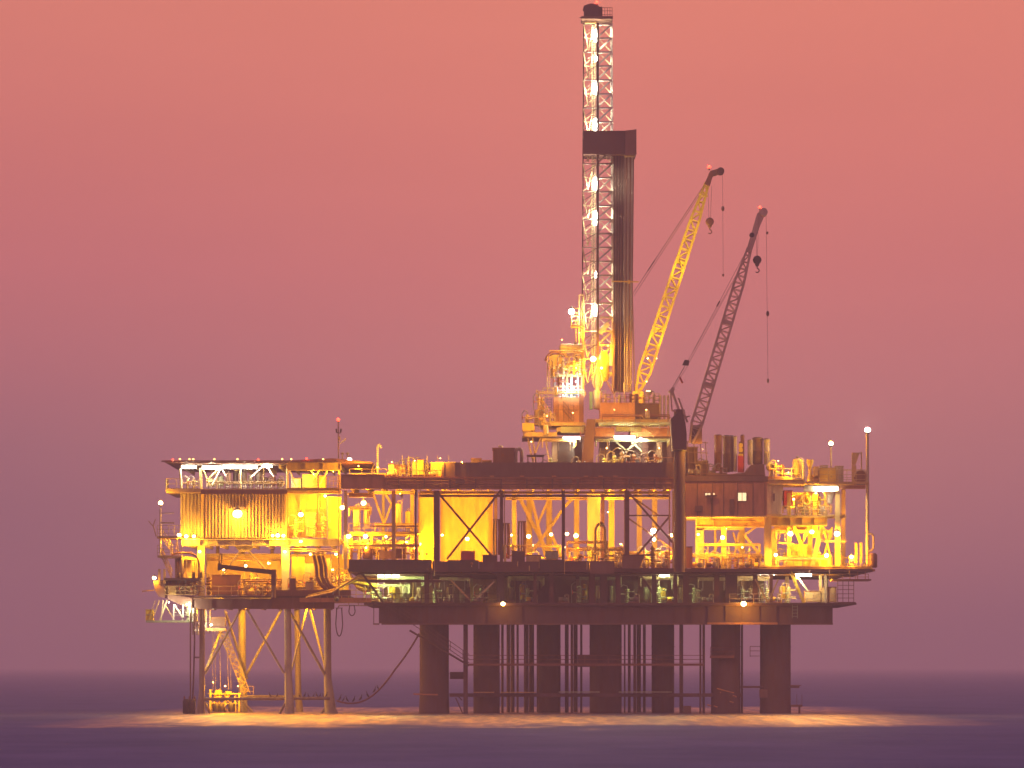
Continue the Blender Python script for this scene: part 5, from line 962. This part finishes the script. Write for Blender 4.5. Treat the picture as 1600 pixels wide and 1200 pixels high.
# ---------------------------------------------------------------- lamps
L = lamp
L(371,803,-.4,'na',2600,8.5,'big glaring amber wall lamp on the ribbed house front')
for x,y,Y,p,r in ((280,836,-.6,1400,3.6),(291,838,-.4,1200,3.4),(303,838,-.2,900,3.0),(426,837,0,800,2.6),(434,836.5,-.2,1600,3.6),(443,837,0,1000,3.0),
        (470,804,1,1600,4.6),(470,846,-.8,700,2.6),(485,866,-.5,600,2.4),(525,866,0,600,2.4),(535,793,0,1500,4.6),(568,786,1,1500,4.6),(545,838,-1,1500,4.2),(571,838,-1,1500,4.2),(603,838.5,1,700,2.2),(634,834,1,500,2.0),(635,847,.5,400,1.6),(572,856,-1,500,1.8),(508,775,2,900,2.4),
        (282+30,862,.2,900,2.6),(445,862,.4,900,2.6),(384,884,4,1700,2.6),(520,890,4,900,2.0),(460,900,6,1600,2.0),(350,890,9,1300,2.6),(420,880,10,1000,2.6)): L(x,y,Y,'na',p,r)
for x,y,Y,p,r in ((647,855,2.5,1300,2.4),(656,850,3.4,1300,2.4),(691,836,5,900,2.2),(730,842,4,800,3.6),(726,818,2,700,1.4),(799,836,2,600,2.0),(826,838,3,1500,4.0),(833,852,2,400,1.8),(861,835,5,900,3.2),(886,834,3,900,3.4),(900,837,4,1500,4.2),(881,855,-1,1100,2.8),(704,880,5,500,1.2),(760,880,5,400,1.2),(950,800,6,700,1.2),
        (1050,836,0,1300,3.2),(1091,835,0,700,2.2),(1129,840,1,1500,4.0),(1010,870,5,900,1.6),(970,850,6,900,1.4),(1070,860,5,700,1.4),(1160,855,5,900,1.6),
        (1235,834,-2,1600,4.8),(1268.5,831,-1,1300,4.0),(1308,834,-3,1700,5.4),(1291.5,868,-3,1100,4.0),(1330.5,870,-3,900,3.4),(1212,867,-3,900,3.2),(1282,817,1,700,2.2),(1240,780,2,1100,1.8),(1275,770,1,900,2.4),(1286,745,0,900,2.2)): L(x,y,Y,'na',p,r)
L(1021,829,1,'mh',1500,4.6,'star bright white lamp behind the dark crossed braces'); L(1022,843,1.5,'mh',500,2.8)
L(1355.5,672,-1.5,'mh',2600,5.6,'brightest white floodlight on top of the tall far right mast',hang=False)
L(1298.5,693,0,'na',1500,4.2,'bright orange lamp on top of the thin right mast',hang=False)
L(251,786,-1,'na',900,4.2,'amber globe lamp on the white post at the far left',hang=False); L(241,903,-1.6,'na',350,3.6)
L(786,943.5,-3.6,'na',90,4.0,'warm lamp under the cellar deck left of the middle'); L(1162,943.5,-4.0,'na',450,5.0,'bright orange lamp shining down the bottom girder at the right')
L(893,487,13,'mh',1800,6.0,'dazzling white lamp at the tip of the small side platform'); L(927,561,11.5,'na',2200,5.4,'dazzling amber lamp at the foot of the derrick'); L(546,718,2,'mh',900,4.0,'white lamp at the right tip of the helideck')
L(940,575,9,'na',900,2.2,'amber lamp hanging under the white funnels'); L(1002,640,15,'na',2600,2.4,'amber lamp at the foot of the yellow crane boom'); L(1012,560,14,'na',0,1.2,'tiny amber lamp on the yellow crane boom')
for y,h,w in ((56,9,4.2),(138,10,4.6),(196,11,4.6),(287,10,4.6),(341,11,4.6),(485,9,4.4),(430,4,2.2),(92,4,2)):
    t=thing('derrick_light','white upright light glowing inside the derrick','light',(930,y,13.4),'derrick lights',True); c=P(931,y,13.0); MB().lathe(c+Vector((0,0,-h*S)),[(w*S*.6,0),(w*S,h*S*.4),(w*S,h*S*1.6),(w*S*.6,h*S*2)],n=12).done('lens','halide',t); MB().lathe(c+Vector((0,0,h*S+.01)),[(w*S*.6,0),(w*S*.5,.25)],n=12).done('cap','grey',t)
    point(t,c+Vector((0,-w*S-.2,0)),1500 if h>5 else 600,MH,.15); point(t,c+Vector((-.75,.2,0)),300,MH,.15)
# small lamps added to brighten the drill floor modules
for x,y,Y,p in ((900,575,6,800),(855,650,4,450),(895,645,2,500),(960,640,1,500),(1010,640,2,400),(830,690,4,400),(948,700,3,500),(1030,700,3,400)): L(x,y,Y,'na',p,.8)
# red beacons
for x,y,Y,lb,r in ((932.5,4,13.8,'red beacon on the very top of the derrick',3.4),(1108,261,18,'red beacon on the head of the yellow crane',3.6),(1187,324,-6,'red beacon on the head of the dark crane',2.6),(528.5,656,3,'red beacon on top of the antenna mast',3.2),(270,718,-.3,'leftmost red beacon on the helideck edge',1.8),(403.5,718,-.3,'red beacon on the middle of the helideck edge',2.0),(479,717,-.3,'rightmost red beacon on the helideck edge',2.0)): L(x,y,Y,'red',120 if r>2.5 else 30,r,lb,hang=False)
for x in (281,296,302,335,371,441,455,505): 
    t=thing('edge_light','tiny amber helideck edge light','light',(x,717.5,-.3),'helideck edge lights',True); MB().ball(P(x,717.6,-.3),.1).done('globe','amber',t); MB().lathe(P(x,719,-.3),[(.1,0),(.06,.08)],n=8).done('base','grey',t)

# lamps tucked under the left platform, shining down its jacket
for x,y,Y,p in ((345,948,9,2400),(395,948,12,2000),(430,948,6,1800),(485,948,9,2200),(505,948,14,1400),(322,948,4,900)): L(x,y,Y,'na',p,1.8,'small amber lamp tucked under the lower deck shining down the jacket' if 0 else None)
L(292,944,-2.2,'mh',420,1.2); L(264,941,-2.4,'mh',260,1.1); L(1245,903,-1,'na',900,1.6); L(1290,908,0,'na',700,1.4); L(330,976,4,'mh',700,1.6); L(352,1072,4,'na',1100,1.2); L(333,1066,4,'na',500,.8); L(372,1072,4,'na',500,.8)  # boat landing lamps are added to brighten its yellow
for x,y,Y,p in ((612,722,-2.6,700),(648,720,-2.8,900),(688,716,-3.2,900),(722,722,-2,500),(560,728,-2.4,900),(590,730,-2.4,900),(1232,738,-3,700),(1216,720,-2,500)): L(x,y,Y,'na',p,.8)  # small lamps added to light up the upper deck equipment
# flood pointing up the yellow crane boom
fl = thing('boom_floodlight','amber floodlight at the crane house aimed up the yellow boom','floodlight',(1016,622,15)); c=P(1014,618,14)
MB().lathe(c,[(.15,0),(.4,.35),(.42,.5)],n=14).done('housing','grey',fl); MB().lathe(c+Vector((0,0,.505)),[(.38,0),(.36,.04)],n=14).done('lens','sodium',fl); MB().box(c.x-.08,c.x+.08,c.y,c.y+.2,c.z-.6,c.z).done('bracket','grey',fl)
for t_,p_ in ((.3,7000),(.65,45000)):
    tgt=P(996,614,18).lerp(P(1105,286,18),t_); src=c+Vector((.3,-1.5,.8)); rot=(tgt-src).to_track_quat('-Z','Y').to_euler(); point(fl,src,p_*1.3,(1,.72,.03),.3,'SPOT',32 if t_<.5 else 18,rot)


L(1010,596,14,'na',1500,.9); L(1026,560,13,'na',1200,.8)  # extra lamps added to brighten the base of the yellow boom
for i,(x,y,Y,h,mt) in enumerate(((326,931,6,30,'rust'),(384,931,1,20,'ochre'),(394,931,7,36,'ochre'),(410,931,1,18,'rust'),(432,931,4,30,'ochre'),(462,930,0,24,'yellow'),(472,930,-.4,18,'ochre'),(486,930,1,30,'rust'),(498,930,0,20,'yellow'),(520,926,2,34,'ochre'),(536,920,1,26,'yellow'))): tree(x,y,Y,h,mt,'squat valve tree')
pipes(322,440,872,3,2,3,'ochre',drop=10); pipes(380,440,905,0,3,3,'rust',drop=8); pipes(452,530,858,-.6,2,3,'ochre',drop=12); pipes(452,528,915,-1,3,2.6,'yellow',drop=6)
for i,(x,w,h,mt) in enumerate(((436,8,24,'ochre'),(455,7,20,'cream'),(368,9,16,'ochre'))): vessel(x,931,2,w,h,mt)
pump(470,931,-.8,22,'ochre'); pump(505,930,-.8,20,'yellow'); pump(424,931,-.5,16,'rust')
for a,b,c,d,mt,lb in ((262,915,274,930,'ochre','ochre locker with a door at the far left corner'),(452,905,462,930,'rust','slim rusty cabinet right of the bright column'),(478,910,490,930,'ochre','low ochre cabinet beside the curved hoses')): ybox(a,b,c,d,-1.1,1.2,'tool_container',lb,'container',mt,'rust')

for x,y,Y,p in ((728,770,3,1000),(665,770,1,500),(700,771,5,500),(830,771,12,1000),(900,771,12,1000),(955,771,8,900),(1020,771,12,1000),(878,531,6,700),(490,741,1,700),(521,737,1,600),(1098,702,-6.4,700),(575,771,1,700),(625,771,1,700),(905,520,13,500),(950,540,11,900),(1135,826,2,700),(1215,768,2,700)): L(x,y,Y,'na',p,.7)  # hidden lamps added to brighten the tarpaulin, rear columns and other dim spots

for x,y in ((888,600),(900,596)):
    t=L(x,y,7.6,'mh',0,.9); point(t,P(x,y+3,7.2),420,(.75,.9,1.0),.1)  # cool lamps added to throw bluish white light on the winch tower
# ---------------------------------------------------------------- labels that say which one
def where(px, py):
    if py < 250: return 'on the upper derrick'
    if py < 620: return 'on the lower derrick' if px < 960 else 'by the cranes'
    if py < 700 and 810 < px < 1062: return 'around the drill floor'
    if py < 768:
        for lim, t in ((450,'under the helideck'),(552,'by the antenna mast'),(640,'beside the hooked vent pipe'),(815,'left of the drill floor'),(1062,'below the drill floor'),(1212,'by the tall exhaust stacks'),(2000,'on the upper right walkway')):
            if px < lim: return t
    if py < 893:
        if px < 450: return 'beside the ribbed house' if py < 845 else 'under the ribbed house'
        for lim, t in ((545,'in the bright yellow bay'),(652,'left of the tarpaulin wall'),(782,'by the tarpaulin wall'),(880,'in the K-braced bay'),(980,'right of the K-braces'),(1070,'by the crossed braces'),(1200,'below the brown cabin'),(2000,'in the right end tower')):
            if px < lim: return t
    if py < 952:
        for lim, t in ((330,'on the far left deck'),(440,'under the ribbed house'),(560,'on the sloping link deck'),(780,'on the left cellar deck'),(1060,'on the middle cellar deck'),(1200,'on the right cellar deck'),(2000,'below the right end tower')):
            if px < lim: return t
    if px < 550: return 'low on the left jacket'
    return 'among the dark legs'
ORD = ['first','second','third','fourth','fifth','sixth','seventh','eighth','ninth','tenth','eleventh','twelfth','thirteenth','fourteenth','fifteenth','sixteenth','seventeenth','eighteenth','nineteenth','twentieth']
bk = {}
for o, d, at in AUTO: bk.setdefault((d, where(at[0], at[1])), []).append((at[0], at[1], o))
for (d, w), l in bk.items():
    l.sort(key=lambda q: (q[0], q[1]))
    for i, (a, b, o) in enumerate(l):
        if len(l) == 1: o['label'] = f'{d} {w}'
        elif len(l) == 2: o['label'] = f'{d} {w}, {"leftmost" if i == 0 else "rightmost"}'
        elif i == len(l)-1: o['label'] = f'{d} {w}, rightmost'
        elif i == 0: o['label'] = f'{d} {w}, leftmost'
        else: o['label'] = f'{d} {w}, {ORD[i]} from left'

for o in SC.objects:
    l = o.get('label')
    if l and len(l.split()) > 16:
        w = l.split()
        while len(w) > 16:
            k = next((i for i, q in enumerate(w[:-6]) if q in ('the','a','small','stacked','with','two')), 0); w.pop(k)
        o['label'] = ' '.join(w)
